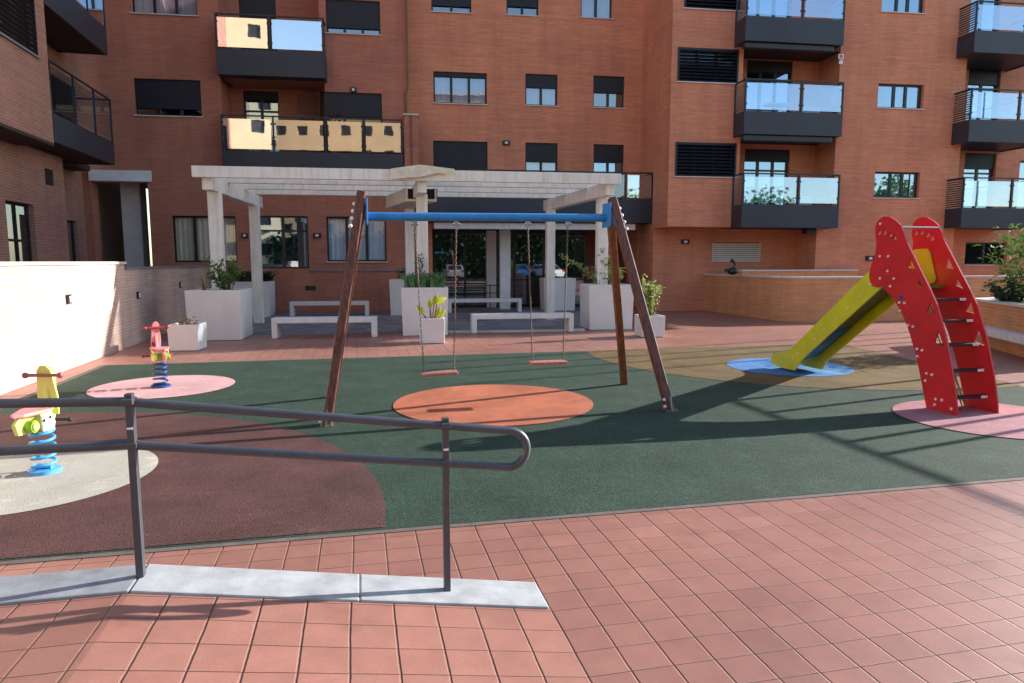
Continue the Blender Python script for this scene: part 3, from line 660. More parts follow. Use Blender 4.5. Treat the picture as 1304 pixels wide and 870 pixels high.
sb.part('soffit', MB().box(-14, XS-.003, 14.303, 18.717, 4.48, 4.549).box(-9.5, XR+.2, 18.72, 24.2, 4.55, 4.72), 'soffit')
sb.part('roof', MB().box(-16, XS, 14.3, 24, TOP, TOP+.2), 'cap_stone')
def swin(r, x, panes=2, louver=False, name='window'):
    y0, y1, z0, z1 = r; f = MB(); a = x-.12; fw = .06
    f.box(a-.06, a, y0, y0+fw, z0, z1).box(a-.06, a, y1-fw, y1, z0, z1).box(a-.06, a, y0+fw, y1-fw, z0, z0+fw).box(a-.06, a, y0+fw, y1-fw, z1-fw, z1)
    for i in range(1, panes): yy = y0+(y1-y0)*i/panes; f.box(a-.055, a+.005, yy-.04, yy+.04, z0+fw, z1-fw)
    if name == 'door': f.box(a-.05, a+.003, y0+fw, y1-fw, z0+(z1-z0)*.72-.03, z0+(z1-z0)*.72+.03)
    w = sb.part(name, f, 'frame'); sb.part('pane', MB().quad((a-.03, y0+fw, z0+fw), (a-.03, y1-fw, z0+fw), (a-.03, y1-fw, z1-fw), (a-.03, y0+fw, z1-fw)), 'glass_entry' if name == 'door' else 'glass_dim', w)
    sb.part('room', MB().box(x-.9, x-.89, y0-.2, y1+.2, z0-.1, z1+.1), 'interior', w)
    if louver:
        s = MB(); n = int((z1-z0)/.11)
        for i in range(n):
            z = z0+(z1-z0)*(i+.5)/n; s.beam((x+.01, y0, z), (x+.01, y1, z), .012, .07, up=(.8, 0, .6))
        s.box(x-.03, x+.03, y0, y0+.05, z0, z1).box(x-.03, x+.03, y1-.05, y1, z0, z1); sb.part('louvre_shutter', s, 'shutter', w)
        sb.part('sill', MB().box(x-.1, x+.06, y0-.05, y1+.05, z0-.05, z0-.004), 'cap_dark', w)
    if name == 'door': sb.part('handle', MB().tube([(x-.05, (y0+y1)/2-.1, .95), (x-.05, (y0+y1)/2-.1, 1.75)], .02, 6).tube([(x-.05, (y0+y1)/2+.1, .95), (x-.05, (y0+y1)/2+.1, 1.75)], .02, 6), 'gold_pipe', w)
swin(uw, XS, 2, True); swin((20.0, 21.0, 5.0, 7.1), XR, 1); swin((17.95, 19.35, -.05, 3.14), XG, 2, name='door'); swin((22.8, 24.3, .3, 3.0), -8.6, 2)
s = MB()
for i in range(14): s.beam((XR+.04, 21.3, 5.45+i*.11), (XR+.04, 23.9, 5.45+i*.11), .012, .1, up=(.6, 0, .8))
s.box(XR+.001, XR+.02, 21.3, 23.9, 5.4, 7.0); sb.part('louvre_shutter', s, 'shutter')
sb.part('vent_cover', MB().box(XG-.05, XG-.03, VX(57, 220, XG)[0], VX(68, 220, XG)[0], 3.72, 4.14), 'frame')
for (z0, zp, zt, y1, fill) in ((4.60, 5.27, 6.5, 22.95, 'glass_clear'), (7.75, 8.5, 9.75, 22.95, 'glass_balc')):
    mb = MB().box(XS-.06, XS, 18.76, y1, z0, zp).box(XR, XS-.06, y1-.06, y1, z0, zp).box(XR+.003, XS-.06, 18.76, y1-.06, z0+.12, z0+.3)
    b = sb.part('balcony', mb, 'panel_navy'); r_ = MB().box(XS-.05, XS, 18.76, y1, zt-.04, zt).box(XR, XS-.05, y1-.05, y1, zt-.04, zt)
    for yy in (18.79, 20.2, 21.6, y1-.03): r_.box(XS-.045, XS-.001, yy-.025, yy+.025, zp, zt-.04)
    sb.part('railing', r_, 'dark_metal', b)
    for a, c in ((18.82, 20.17), (20.23, 21.57), (21.63, y1-.06)): sb.part('glass_panel', MB().box(XS-.03, XS-.018, a+.03, c-.03, zp+.06, zt-.12), fill, b)
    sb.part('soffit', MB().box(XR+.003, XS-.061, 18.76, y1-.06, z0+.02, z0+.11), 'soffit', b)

# ------------------------------------------------------------------ low brick walls
lw = T('brick_wall', 'low brick boundary wall on the left, its near half glaring white in the sun, with pale coping', 'wall', (-4.65, 12, 0))
lw.part('wall_face', MB().box(-4.93, -4.65, 0, 15.4, -.05, 1.69).box(-4.93, -4.65, 15.402, 24.1, -.05, 1.58), 'brick_wall')
lw.part('coping', MB().box(-4.97, -4.61, -.02, 15.43, 1.692, 1.745), 'cap_stone', bevel=.008)
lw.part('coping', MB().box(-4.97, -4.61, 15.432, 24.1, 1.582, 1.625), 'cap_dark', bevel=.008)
for (px, py) in ((86, 381), (175, 376), (229, 363)):
    y, z = VX(px, py, -4.65); l = lw.part('step_light', MB().box(-4.649, -4.61, y-.075, y+.075, z-.075, z+.075), 'frame', bevel=.006)
    lw.part('lamp_lens', MB().box(-4.609, -4.604, y-.03, y+.055, z-.05, z+.05), 'lamp_face', l)
rw = T('brick_wall', 'low orange brick wall with pale coping round the ramp, left of and behind the slide', 'wall', (12.07, 17.34, 0))
def copewall(t, segs, z, th=.24, mat='brick_ramp'):
    for x0, x1, y0, y1 in segs:
        t.part('wall_face', MB().box(x0, x1, y0, y1, -.05, z), mat); t.part('coping', MB().box(x0-.03, x1+.03, y0-.03, y1+.03, z+.002, z+.055), 'cap_stone', bevel=.008)
def ribbon(path, th, z0, z1):
    n = len(path); P = [Vector((a, b, 0)) for a, b in path]; o = []; i_ = []
    for k in range(n):
        d = (P[min(k+1, n-1)]-P[max(k-1, 0)]).normalized(); nn = Vector((-d.y, d.x, 0)); o.append(P[k]-nn*th[0]); i_.append(P[k]+nn*th[1])
    vs = [(p.x, p.y, z) for z in (z0, z1) for q in (o, i_) for p in q]; fs = []
    for k in range(n-1):
        fs += [(k, k+1, n+k+1, n+k), (2*n+k, 3*n+k, 3*n+k+1, 2*n+k+1), (k, 2*n+k, 2*n+k+1, k+1), (n+k, n+k+1, 3*n+k+1, 3*n+k)]
    fs += [(0, n, 3*n, 2*n), (n-1, 3*n-1, 4*n-1, 2*n-1)]
    return MB().add(vs, fs)
rp_ = [(12.07, 23.2), (12.07, 18.9)]+[(12.07+1.1*(1-math.cos(t)), 18.42-1.1*math.sin(t)) for t in [rad(9*k) for k in range(1, 10)]]+[(13.4, 17.32), (24, 17.32)]
rw.part('wall_face', ribbon(rp_, (0, .24), -.05, 1.26), 'brick_ramp', fix=True); rw.part('coping', ribbon(rp_, (.03, .27), 1.262, 1.315), 'cap_stone', fix=True)
rw2 = T('brick_wall', 'inner brick parapet of the ramp, just showing above the nearer wall left of the slide', 'wall', (14, 20.4, 0))
copewall(rw2, [(12.35, 16.75, 20.4, 20.62)], 1.42)
# planting bed with bench at the right
bd = T('planting_bed', 'brick planting bed with pale coping at the right edge, shrubs growing in it', 'planter', (13, 10.5, 0))
def bpt(x): return 10.25+(12.05-x)*2.1
A1, A2, A3 = (12.02, 10.3), (13.05, 12.35), (16.5, 12.6)
def seg(t, name, a, b, z0, z1, th, mat, off=0.0, bev=0):
    a = Vector((*a, 0)); b = Vector((*b, 0)); d = (b-a).normalized(); n = Vector((d.y, -d.x, 0)); p = [a+n*off, b+n*off, b+n*(off+th), a+n*(off+th)]
    mb = MB().add([(q.x, q.y, z0) for q in p]+[(q.x, q.y, z1) for q in p], [(0, 1, 2, 3), (7, 6, 5, 4), (0, 4, 5, 1), (1, 5, 6, 2), (2, 6, 7, 3), (3, 7, 4, 0)])
    t.part(name, mb, mat, bevel=bev, fix=True)
A0 = (9.9, 5.8)
A0 = (A1[0]-(A2[0]-A1[0])*1.2, A1[1]-(A2[1]-A1[1])*1.2)
A0 = (11.55, 9.1)
A0 = (11.4, 9.06)
seg(bd, 'wall_face', A0, A2, -.05, .90, .2, 'brick_bed'); seg(bd, 'coping', A0, A2, .902, .955, .26, 'cap_stone', -.03, .008)
seg(bd, 'wall_face', A2, (18, 13.4), -.05, .90, .2, 'brick_bed', 0.0); seg(bd, 'coping', (13.07, 12.37), (18, 13.4), .903, .954, .26, 'cap_stone', -.03, .008)
bd.part('soil', MB().quad((11.7, 9.1, .8), (18, 9.1, .8), (18, 13.3, .8), (13.1, 12.1, .8)), 'soil')
bd.part('bench_slab', MB().beam((11.28, 9.0, .36), (12.55, 11.55, .36), .40, .14), 'white_conc', bevel=.01)

# ------------------------------------------------------------------ planters
def planter(label, x0, x1, y0, y1, h, group='white concrete planters'):
    t = BT('planter', label, 'planter', ((x0+x1)/2, (y0+y1)/2, 0), group); d = .03; w = .05 if h < .8 else .07
    mb = MB(); e = .025*h
    o = [(x0+e, y0+e), (x1-e, y0+e), (x1-e, y1-e), (x0+e, y1-e)]; u = [(x0, y0), (x1, y0), (x1, y1), (x0, y1)]; i_ = [(x0+w, y0+w), (x1-w, y0+w), (x1-w, y1-w), (x0+w, y1-w)]
    vs = [(*p, 0.008) for p in o]+[(*p, h) for p in u]+[(*p, h) for p in i_]+[(*p, h-.12) for p in i_]
    fs = [(3, 2, 1, 0)]
    for k in range(4):
        n = (k+1) % 4; fs += [(k, n, n+4, k+4), (k+4, n+4, n+8, k+8), (k+8, n+8, n+12, k+12)]
    mb.add(vs, fs); t.part('planter_box', mb, 'white_paint', bevel=.012, fix=True)
    t.part('soil', MB().quad((x0+w, y0+w, h-.06), (x1-w, y0+w, h-.06), (x1-w, y1-w, h-.06), (x0+w, y1-w, h-.06)), 'soil')
    return ((x0+x1)/2, (y0+y1)/2, h-.06)
PL = {}
PL['P1'] = planter('large white planter at the left pergola post, green shrub and dry stalks in it', -4.93, -3.77, 15.80, 17.0, 1.12)
PL['P2'] = planter('large white planter by the building, full of dark green fronds', -5.62, -4.46, 22.3, 23.4, 1.12)
PL['P3'] = planter('small white cube planter with dry plants, leftmost of all the planters', -4.74, -4.17, 14.05, 14.65, .52)
PL['P4'] = planter('large white planter at the central pergola post, dense upright green blades in it', -.26, .84, 16.15, 17.25, 1.14)
PL['P5'] = planter('large white planter half hidden behind the central planter of green blades', -.73, .35, 22.3, 23.3, 1.16)
PL['P6'] = planter('small white cube planter holding the yellow-green broad-leaved plant', .13, .68, 14.55, 15.1, .54)
PL['P7'] = planter('large white planter beside the entrance columns, behind the right-hand bench', 4.60, 5.75, 23.7, 24.6, 1.16)
PL['P8'] = planter('large white planter at the right pergola post with tall arching stems', 4.44, 5.62, 16.85, 17.9, 1.16)
PL['P9'] = planter('small white cube planter with a tall loose bush, rightmost planter', 5.22, 5.78, 15.05, 15.62, .50)

# ------------------------------------------------------------------ plants
def toW(p): x, y = frB(p[0], p[1]); return (x, y, p[2])
def plant(name, label, c, build, group=None):
    t = BT(name, label, 'plant', c, group)
    st, lf, sm, lm = build(c)
    if st and st.v: t.part('stem', st, sm)
    t.part('foliage', lf, lm)
def rd(): return random.uniform(-1, 1)
def bushy(hx, hy, hz, n, L, w, stems=8, z0=0.0):
    def f(c):
        st = MB(); lf = MB(); tips = []
        for i in range(stems):
            a = random.uniform(0, 6.28); r = random.uniform(.2, 1); tip = Vector((c[0]+hx*r*math.cos(a), c[1]+hy*r*math.sin(a), c[2]+hz*random.uniform(.45, 1)))
            base = Vector((c[0]+hx*.25*r*math.cos(a), c[1]+hy*.25*r*math.sin(a), c[2]-.02)); mid = base.lerp(tip, .5)+Vector((rd()*.05, rd()*.05, hz*.1))
            st.tube([base, mid, tip], [.012, .008, .003], 5); tips.append((base, mid, tip))
        for i in range(n):
            b, m_, t_ = random.choice(tips); s = random.random()**.6; p = b.lerp(m_, s*2) if s < .5 else m_.lerp(t_, s*2-1)
            p = p+Vector((rd(), rd(), rd()))*L*.8; d = Vector((rd(), rd(), random.uniform(-.2, 1))); lf.leaf(p, d, L*random.uniform(.6, 1.2), w*random.uniform(.7, 1.2))
        return st, lf
    return f
def blades(hx, hy, hz, n, w, lean=.25):
    def f(c):
        lf = MB()
        for i in range(n):
            b = Vector((c[0]+rd()*hx, c[1]+rd()*hy, c[2]-.02)); a = random.uniform(0, 6.28); h = hz*random.uniform(.55, 1); l = lean*random.uniform(.2, 1)*h
            d = Vector((math.cos(a), math.sin(a), 0)); s = Vector((-d.y, d.x, 0)); s = s if random.random() < .5 else Vector((1, 0, 0)); pts = []
            for k in range(5):
                u = k/4; p = b+d*l*u*u+Vector((0, 0, h*(u-.12*u*u*lean*4))); ww = w*(1-u**2.2)*(.7+.3*u)+.001; pts += [p-s*ww/2, p+s*ww/2]
            lf.add(pts, [(2*k, 2*k+1, 2*k+3, 2*k+2) for k in range(4)], True)
        return None, lf
    return f
def comb(fn, sm, lm): return lambda c: (*fn(c), sm, lm)
c = PL['P1']; plant('shrub', 'green leafy shrub in the large left planter beside the pergola post', (c[0]+.18, c[1]-.1, c[2]), comb(bushy(.46, .40, .80, 700, .09, .05, 16), 'stem', 'leaf_green'))
plant('dry_plant', 'two dry brown stalks at the left corner of the large left planter', (c[0]-.22, c[1]-.3, c[2]), comb(blades(.07, .06, .85, 9, .045, .5), 'stem', 'leaf_dry'))
c = PL['P2']; plant('fern', 'dark green spiky fronds in the planter by the glazed door', c, comb(blades(.55, .5, .85, 420, .05, 1.0), 'stem', 'leaf_dark'))
c = PL['P3']; plant('dry_plant', 'low withered plant in the small leftmost cube planter', c, comb(bushy(.24, .22, .16, 120, .07, .03, 12), 'stem', 'leaf_dry'))
c = PL['P4']; plant('snake_plant', 'dense upright green blades in the large central planter', c, comb(blades(.46, .44, .68, 300, .055, .7), 'stem', 'leaf_snake'))
plant('shrub', 'thin dark twigs rising behind the green blades beside the central pergola post', (c[0]-.05, c[1]+.42, c[2]), comb(bushy(.25, .12, .95, 90, .07, .04, 5), 'stem', 'leaf_dark'))
c = PL['P5']; plant('shrub', 'sparse dark leaves in the half hidden planter by the brick wall', c, comb(bushy(.42, .3, .55, 150, .13, .05, 9), 'stem', 'leaf_dark'))
c = PL['P7']; plant('shrub', 'small dark plant at the left of the planter beside the entrance', (c[0]-.2, c[1], c[2]), comb(bushy(.3, .2, .3, 110, .07, .04, 8), 'stem', 'leaf_dark'))
c = PL['P8']
def arch(c):
    st, lf = MB(), MB()
    for (dx, dz, k) in ((-1.05, .78, 60), (-.72, .6, 30), (-.1, .95, 60), (.15, .75, 50), (.4, .5, 40)):
        b = Vector((c[0]-.1+dx*.12, c[1]-.2, c[2])); tip = b+Vector((dx, rd()*.15, dz)); md = b+Vector((dx*.45, 0, dz*.62)); st.tube([b, md, tip], [.018, .013, .004], 6)
        for i in range(k):
            s = random.random(); p = b.lerp(md, s*2) if s < .5 else md.lerp(tip, s*2-1); lf.leaf(p+Vector((rd(), rd(), rd()))*.04, (rd(), rd(), rd()+.5), .13, .055)
    s2, l2 = bushy(.5, .35, .50, 420, .11, .05, 14)(c); st.v, st.f, st.sm = st.v, st.f, st.sm
    st.add(s2.v, s2.f, True); lf.add(l2.v, l2.f); return st, lf
plant('shrub', 'tall arching sunlit stems with small leaves in the right pergola planter', c, comb(arch, 'stem', 'leaf_olive'))
c = PL['P9']; plant('shrub', 'tall loose green bush in the small rightmost cube planter', c, comb(bushy(.26, .22, 1.12, 620, .075, .045, 11), 'stem', 'leaf_olive'))
# banana-like plant
c = PL['P6']
def broad(c):
    st, lf = MB(), MB()
    for dx, dy, h, L, w, dr in ((-.18, 0, .14, .26, .14, .6), (-.03, 0, .26, .24, .12, .4), (.12, .03, .34, .34, .15, 1.2), (.05, 0, .32, .30, .13, .6), (.10, 0, .05, .28, .12, .2), (.17, -.02, .04, .26, .10, .3)):
        b = Vector((c[0]+dx*.5, c[1]+dy, c[2])); t_ = b+Vector((dx*.5, dy, h)); st.tube([b, t_], [.022, .014], 7)
        d = Vector((dx*2.6+.05, rd()*.2, 1-dr*.45)).normalized(); s = Vector((d.z, 0, -d.x)).normalized()+Vector((0, .4, 0)); pts = []
        for k in range(8):
            u = k/7; p = t_+d*L*u+Vector((0, 0, -dr*.25*u*u*L)); ww = w*math.sin(math.pi*(.08+.9*u))**.8*(1 if k % 2 else .82); pts += [p-s*ww*.5+Vector((0, -.03*u, 0)), p, p+s*ww*.5+Vector((0, -.02, .01))]
        lf.add(pts, [f for k in range(7) for f in ((3*k, 3*k+1, 3*k+4, 3*k+3), (3*k+1, 3*k+2, 3*k+5, 3*k+4))], True)
    return st, lf
plant('broad_leaved_plant', 'yellow-green plant with broad drooping leaves in the small central cube planter', c, comb(broad, 'stem_brown', 'leaf_yellow'))
# bed shrubs at the right edge (playground frame)
for (x, y, hx, hz, n, L, w, lb, mt, sp) in ((12.95, 11.25, .65, .60, 1100, .10, .05, 'low rounded dark shrub in the brick bed beside the slide ladder', 'leaf_dark', 0),
                                   (13.35, 11.1, 1.1, 1.60, 1300, .20, .045, 'tall feathery green shrub at the right edge of the brick bed', 'leaf_green', 1),
                                   (12.75, 10.55, .35, .55, 240, .18, .05, 'bright spiky young shrub at the front of the brick bed', 'leaf_olive', 0)):
    t = T('shrub', lb, 'plant', (x, y, .8)); st, lf = bushy(hx, hx*.8, hz, n, L, w, 16)((x, y, .8)); t.part('stem', st, 'stem'); t.part('foliage', lf, mt)

# ------------------------------------------------------------------ benches
def bench_mb(x0, x1, y0, y1, h=.47, th=.12):
    return MB().prism([(x0, 0.008), (x0+th, 0.008), (x0+th, h-th), (x1-th, h-th), (x1-th, 0.008), (x1, 0.008), (x1, h), (x0, h)], [], lambda a, b, t: (a, t, b), y0, y1)
def bench(label, x0, x1, y0, y1):
    one('bench', bench_mb(x0, x1, y0, y1), 'white_conc', label, 'bench', ((x0+x1)/2, (y0+y1)/2, 0), -A, 'white concrete benches under the pergola', .015, True)
bench('white concrete bench left of the swings, nearer one in the left pergola bay', -3.17, -.83, 16.0, 16.45)
bench('white concrete bench close to the brick wall, farther one in the left bay', -3.86, -1.40, 22.4, 22.85)
bench('white concrete bench under the right pergola bay, nearer to the swings', 1.42, 3.95, 16.45, 16.9)
bench('white concrete bench in front of the dark entrance, farther one in the right bay', 1.20, 3.74, 23.3, 23.75)

# ------------------------------------------------------------------ pergola
pg = BT('pergola', 'off-white concrete pergola of posts and long beams in front of the brick building', 'pergola', (.2, 18.3, 0))
fp = [(-4.55, 17.03), (.27, 17.28), (4.86, 17.15)]; rp = [(-4.35, 20.3), (-.05, 20.3), (4.12, 20.3)]
for i, (x, y) in enumerate(fp): pg.part('post', MB().box(x-.14, x+.14, y-.02, y+.24, 0, 3.40), 'pergola_paint', bevel=.015)
for i, (x, y) in enumerate(rp): pg.part('post', MB().box(x-.13, x+.13, y-.12, y+.12, 0, 3.34), 'pergola_paint', bevel=.015)
for (a, b) in zip(fp, rp): pg.part('cross_beam', MB().beam((a[0], 16.55, 3.52), (b[0], 20.9, 3.44), .22, .32), 'pergola_paint', bevel=.012)
for i, y in enumerate((16.45, 17.75, 19.15, 20.6)):
    z = 3.74; xl2, xr2 = -4.82+(y-16.45)*.03, 5.08-(y-16.45)*.18
    pg.part('long_beam', MB().box(xl2, xr2, y-.06, y+.06, z-.12+(.02 if i else 0), z+(.13 if i == 0 else .06)), 'pergola_paint', bevel=.01)
# box unit and worn cover at the centre post
ub = BT('box_unit', 'beige box with dark slatted front hung under the central pergola beam', 'box', (.1, 18.6, 3.26)); BX0, BX1 = VB(517, 250, 17.75)[0], VB(556, 250, 17.75)[0]
def skew(mb, k=-.24):
    mb.v = [(x+(y-17.75)*k, y, z) for x, y, z in mb.v]; return mb
ub.part('casing', skew(MB().box(BX0, BX1, 17.75, 20.2, 3.26, 3.32).box(BX0, BX0+.04, 17.75, 20.2, 3.32, 3.60).box(BX1-.04, BX1, 17.75, 20.2, 3.32, 3.60)), 'tarp')
s = MB()
for i in range(11): s.box(BX0+.06+i*.07, BX0+.09+i*.07, 17.78, 17.84, 3.325, 3.58)
s.box(BX0+.045, BX1-.045, 17.85, 17.9, 3.322, 3.58); ub.part('slatted_front', s, 'frame')
mb = MB(); zt = 3.89
vs = [(-.44, 16.28, zt-.02), (.22, 16.26, zt+.08), (1.02, 16.28, zt+.0), (1.06, 17.0, zt+.01), (.3, 17.1, zt+.14), (-.44, 17.0, zt+.03), (-.47, 16.27, zt-.27), (-.1, 16.28, zt-.22), (.22, 16.27, zt-.20), (.62, 16.28, zt-.10), (1.04, 16.27, zt-.13), (.16, 16.25, zt-.42), (.40, 16.25, zt-.45)]
mb.add(vs, [(0, 1, 4, 5), (1, 2, 3, 4), (0, 6, 7, 1), (1, 7, 8), (1, 8, 9), (1, 9, 10, 2)]); o = one('fabric_cover', mb, 'tarp', 'worn beige cover draped over the middle of the front pergola beam', 'cover', (.3, 16.6, 3.7), -A)
sd_ = o.modifiers.new('Solidify', 'SOLIDIFY'); sd_.thickness = .015

# ------------------------------------------------------------------ swing set
sw = T('swing_set', 'wooden A-frame swing set with a blue crossbar in the middle of the playground', 'swing', (1.6, 8.2, 0))
def leg(a, b, mat, w=.105):
    sw_leg = sw.part('leg', MB().beam(a, b, w, w, up=(1, 0, 0)), mat, bevel=.012)
    # the grain texture runs along z
    return sw_leg
TL, TR = (.06, 8.10, 2.52), (3.10, 8.10, 2.50)
l1 = leg((-.37, 7.44, .0), (.06, 8.12, 2.54), 'wood_red', .098); l2 = leg((-.36, 9.0, 0), (.07, 8.26, 2.42), 'wood_red', .09)
l3 = leg((3.56, 7.33, .0), (3.09, 8.12, 2.53), 'wood_red', .098); l4 = leg((3.67, 9.03, 0), (3.12, 8.26, 2.40), 'wood_orange', .092)
for (x, y, dx, dy) in ((-.37, 7.44, .17, .27), (3.56, 7.33, -.18, .31)):
    f = MB().beam((x-.01, y-.065, .0), (x-.01+dx*.1, y-.065+dy*.1, .17), .07, .012, up=(1, 0, 0)).box(x-.07, x+.07, y-.09, y+.07, .006, .016); sw.part('foot_bracket', f, 'steel')
    for zz in (.05, .13): sw.part('bolt', MB().ball((x-.065+dx*zz*.4, y-.02+dy*zz*.4, zz), .022), 'bolt')
for s_, T_ in ((-1, (.055, 8.1)), (1, (3.10, 8.1))):
    for i in range(4): sw.part('bolt', MB().ball((T_[0]+s_*(.075+i*.017), T_[1]-.02-i*.04, 2.40-i*.085), .024), 'bolt')
    sw.part('bar_plate', MB().box(T_[0]-s_*.05, T_[0]-s_*.07, 8.02, 8.30, 2.17, 2.47), 'blue_paint', bevel=.006)
sw.part('crossbar', MB().tube([(.10, 8.18, 2.265), (3.05, 8.18, 2.29)], .05, 18), 'blue_paint')
def link_chain(mb, a, b, n):
    a = Vector(a); b = Vector(b); d = (b-a)/n; u = d.normalized(); x = u.cross(Vector((0, 1, 0))).normalized(); y = u.cross(x)
    for i in range(n):
        c = a+d*(i+.5); w = x if i % 2 else y; L = d.length*.68; pts = []
        for k in range(8):
            an = 2*math.pi*k/8; pts.append(c+u*math.cos(an)*L+w*math.sin(an)*.0095)
        mb.tube(pts, .0036, 4, True)
barz = lambda x: 2.265+(x-.1)*.0085-.05
for (pa, pb, s0, s1, sy, lb) in ((528, 581, 540, 578, 7.95, 'left'), (672, 723, 678, 717, 8.12, 'right')):
    xa = V(pa, 290, 8.18)[0]; xb3 = V(pb, 290, 8.18)[0]
    sa = V(s0, 474, sy); sc_ = V(s1, 474 if lb == 'left' else 461, sy); sa = V(s0, 477 if lb == 'left' else 462.5, sy); 
    x0, x1 = sa[0]-.04, sc_[0]+.04; seat = MB(); d_ = .09
    vs = [(x, sy+y, (sa[1] if x == x0 else sc_[1])+z) for x in (x0, x1) for y in (-d_, d_) for z in (-.018, .018)]
    seat.add(vs, [(0, 1, 3, 2), (4, 6, 7, 5), (0, 4, 5, 1), (2, 3, 7, 6), (0, 2, 6, 4), (1, 5, 7, 3)]); so_ = sw.part('swing_seat', seat, 'seat_red', bevel=.012, fix=True)
    for k, (xx, s) in enumerate(((xa, sa), (xb3, sc_))):
        mb = MB(); link_chain(mb, (xx, 8.18, barz(xx)-.06), (s[0], sy, s[1]+.03), 52); sw.part('chain', mb, 'chain', so_)
        hb = MB().ball((xx-.03, 8.15, barz(xx)-.03), .017).ball((xx+.03, 8.15, barz(xx)-.03), .017).box(xx-.03, xx+.03, 8.165, 8.195, barz(xx)-.06, barz(xx)+.004); sw.part('hanger', hb, 'steel', so_)

# ------------------------------------------------------------------ slide
sl = T('slide', 'red and yellow playground slide with foot-shaped red side boards and a ladder', 'slide', (6.8, 7.9, 0))
P0, P1_ = 6.57, 7.13
out = [(7.46, 2.31), (7.36, 2.30), (7.26, 2.25), (7.18, 2.19), (7.13, 2.11), (7.10, 2.04), (7.07, 1.99), (6.97, 1.85), (6.82, 1.64), (6.67, 1.43), (6.56, 1.26), (6.48, 1.08), (6.41, .92), (6.35, .74), (6.29, .55), (6.24, .36), (6.20, .18), (6.18, .01),
       (6.60, .01), (6.68, .28), (6.77, .54), (6.84, .71), (6.92, .88), (7.0, 1.02), (7.08, 1.14), (7.17, 1.24), (7.26, 1.32), (7.36, 1.39), (7.44, 1.44), (7.50, 1.42), (7.57, 1.43), (7.63, 1.49), (7.655, 1.56), (7.65, 1.64), (7.625, 1.71), (7.59, 1.78), (7.565, 1.87), (7.56, 1.99), (7.59, 2.10), (7.60, 2.18), (7.57, 2.25), (7.52, 2.29)]
out = [(a*1.017, 1.75+(b-1.75)*1.017 if b > .02 else .008) for a, b in out]
z3 = lambda a, b: (1090+a/6.093, 260+b/6.093)
z6 = lambda a, b: (960+a/2.9, 260+b/2.9)
hol = []
def hpx(pts, X, k=1.15):
    cx = sum(q[0] for q in pts)/len(pts); cy = sum(q[1] for q in pts)/len(pts); return [VX(cx+(q[0]-cx)*k, cy+(q[1]-cy)*k, X) for q in pts]
for tri in ([(415, 415), (455, 500), (400, 492)], [(482, 580), (523, 655), (475, 632)]): hol.append(hpx([z3(*q) for q in tri], P0))
for tri in ([(655, 362), (665, 405), (638, 397)], [(682, 470), (700, 525), (668, 510)]): hol.append(hpx([z6(*q) for q in tri], P0))
toes = [(180, 215), (222, 213), (265, 232), (298, 258)]
for (a, b) in toes: hol.append(hpx([z3(a+6, b-30), z3(a+17, b+16), z3(a-2, b+24), z3(a-18, b+20)], P0, .98))
for X, nm in ((P0, 0), (P1_, 1)):
    pl = sl.part('side_board', MB().prism(out, hol, lambda a, b, t: (t, a, b), X, X+.022), 'red_board', fix=True)
for q in [z3(*q) for q in ((190, 153), (187, 405), (252, 405), (247, 519), (188, 576), (296, 578), (267, 638), (113, 622), (338, 764), (378, 768), (343, 828))]+[z6(*q) for q in ((570, 448), (588, 452), (603, 535), (622, 540), (604, 562), (638, 625), (658, 630), (634, 652), (672, 720), (695, 724), (668, 741), (730, 756))]:
    y, z = VX(*q, P0-.003); sl.part('bolt', MB().tube([(P0-.012, y, z), (P0-.001, y, z)], .0165, 10), 'bolt')
y, z = VX(*z3(350, 725), P0); sl.part('emblem', MB().tube([(P0-.003, y, z), (P0-.001, y, z)], .032, 16), 'navy_paint')
# rungs with pale caps
for (py, yy) in ((383, 6.62), (410, 6.50), (440, 6.40), (472, 6.32), (505, 6.26)):
    z = VX(1225, py, (P0+P1_)/2)[1]; y = VX(1222, py, (P0+P1_)/2)[0]
    yy = next((a[0]+(b[0]-a[0])*(z-a[1])/(b[1]-a[1]) for a, b in zip(out[5:17], out[6:18]) if b[1] <= z <= a[1]), yy)+.16
    r_ = sl.part('rung', MB().box(P0+.023, P1_-.001, yy-.05, yy+.05, z-.014, z+.014), 'black_rubber', bevel=.006)
    sl.part('rung_cap', MB().box(P1_-.10, P1_-.012, yy-.056, yy-.051, z-.012, z+.018), 'white_gloss', r_)
# yellow platform guard boards between the side boards, cross pipe, brace
def rrect(y0, y1, z0, z1, r=.05):
    p = []
    for cx, cy, a0 in ((y1-r, z1-r, 0), (y0+r, z1-r, 90), (y0+r, z0+r, 180), (y1-r, z0+r, 270)):
        for k in range(5): a = rad(a0+k*22.5); p.append((cx+r*math.cos(a), cy+r*math.sin(a)))
    return p
ys = [VX(*z3(*q), P1_) for q in ((445, 355), (545, 352), (568, 395), (608, 590), (580, 620), (520, 612))]
sl.part('guard_board', MB().prism([VX(*z3(*q), P1_-.03) for q in ((425, 372), (455, 350), (545, 345), (566, 368), (612, 580), (604, 610), (570, 622), (500, 610), (430, 560))], [], lambda a, b, t: (t, a, b), P1_-.03, P1_-.001), 'yellow_board', fix=True, bevel=.008)
sl.part('platform', MB().box(P0+.023, P1_-.031, 7.12, 7.6, 1.42, 1.46), 'yellow_dark')
sl.part('top_bar', MB().tube([(P0+.02, 7.30, 2.17), (P1_, 7.30, 2.17)], .014, 8), 'steel')
sl.part('brace', MB().tube([(P1_-.20, 7.22, 1.38), (P1_-.09, 6.62, .01)], .011, 8).tube([(P1_-.225, 7.24, 1.38), (P1_-.115, 6.64, .01)], .009, 8), 'gold_pipe')
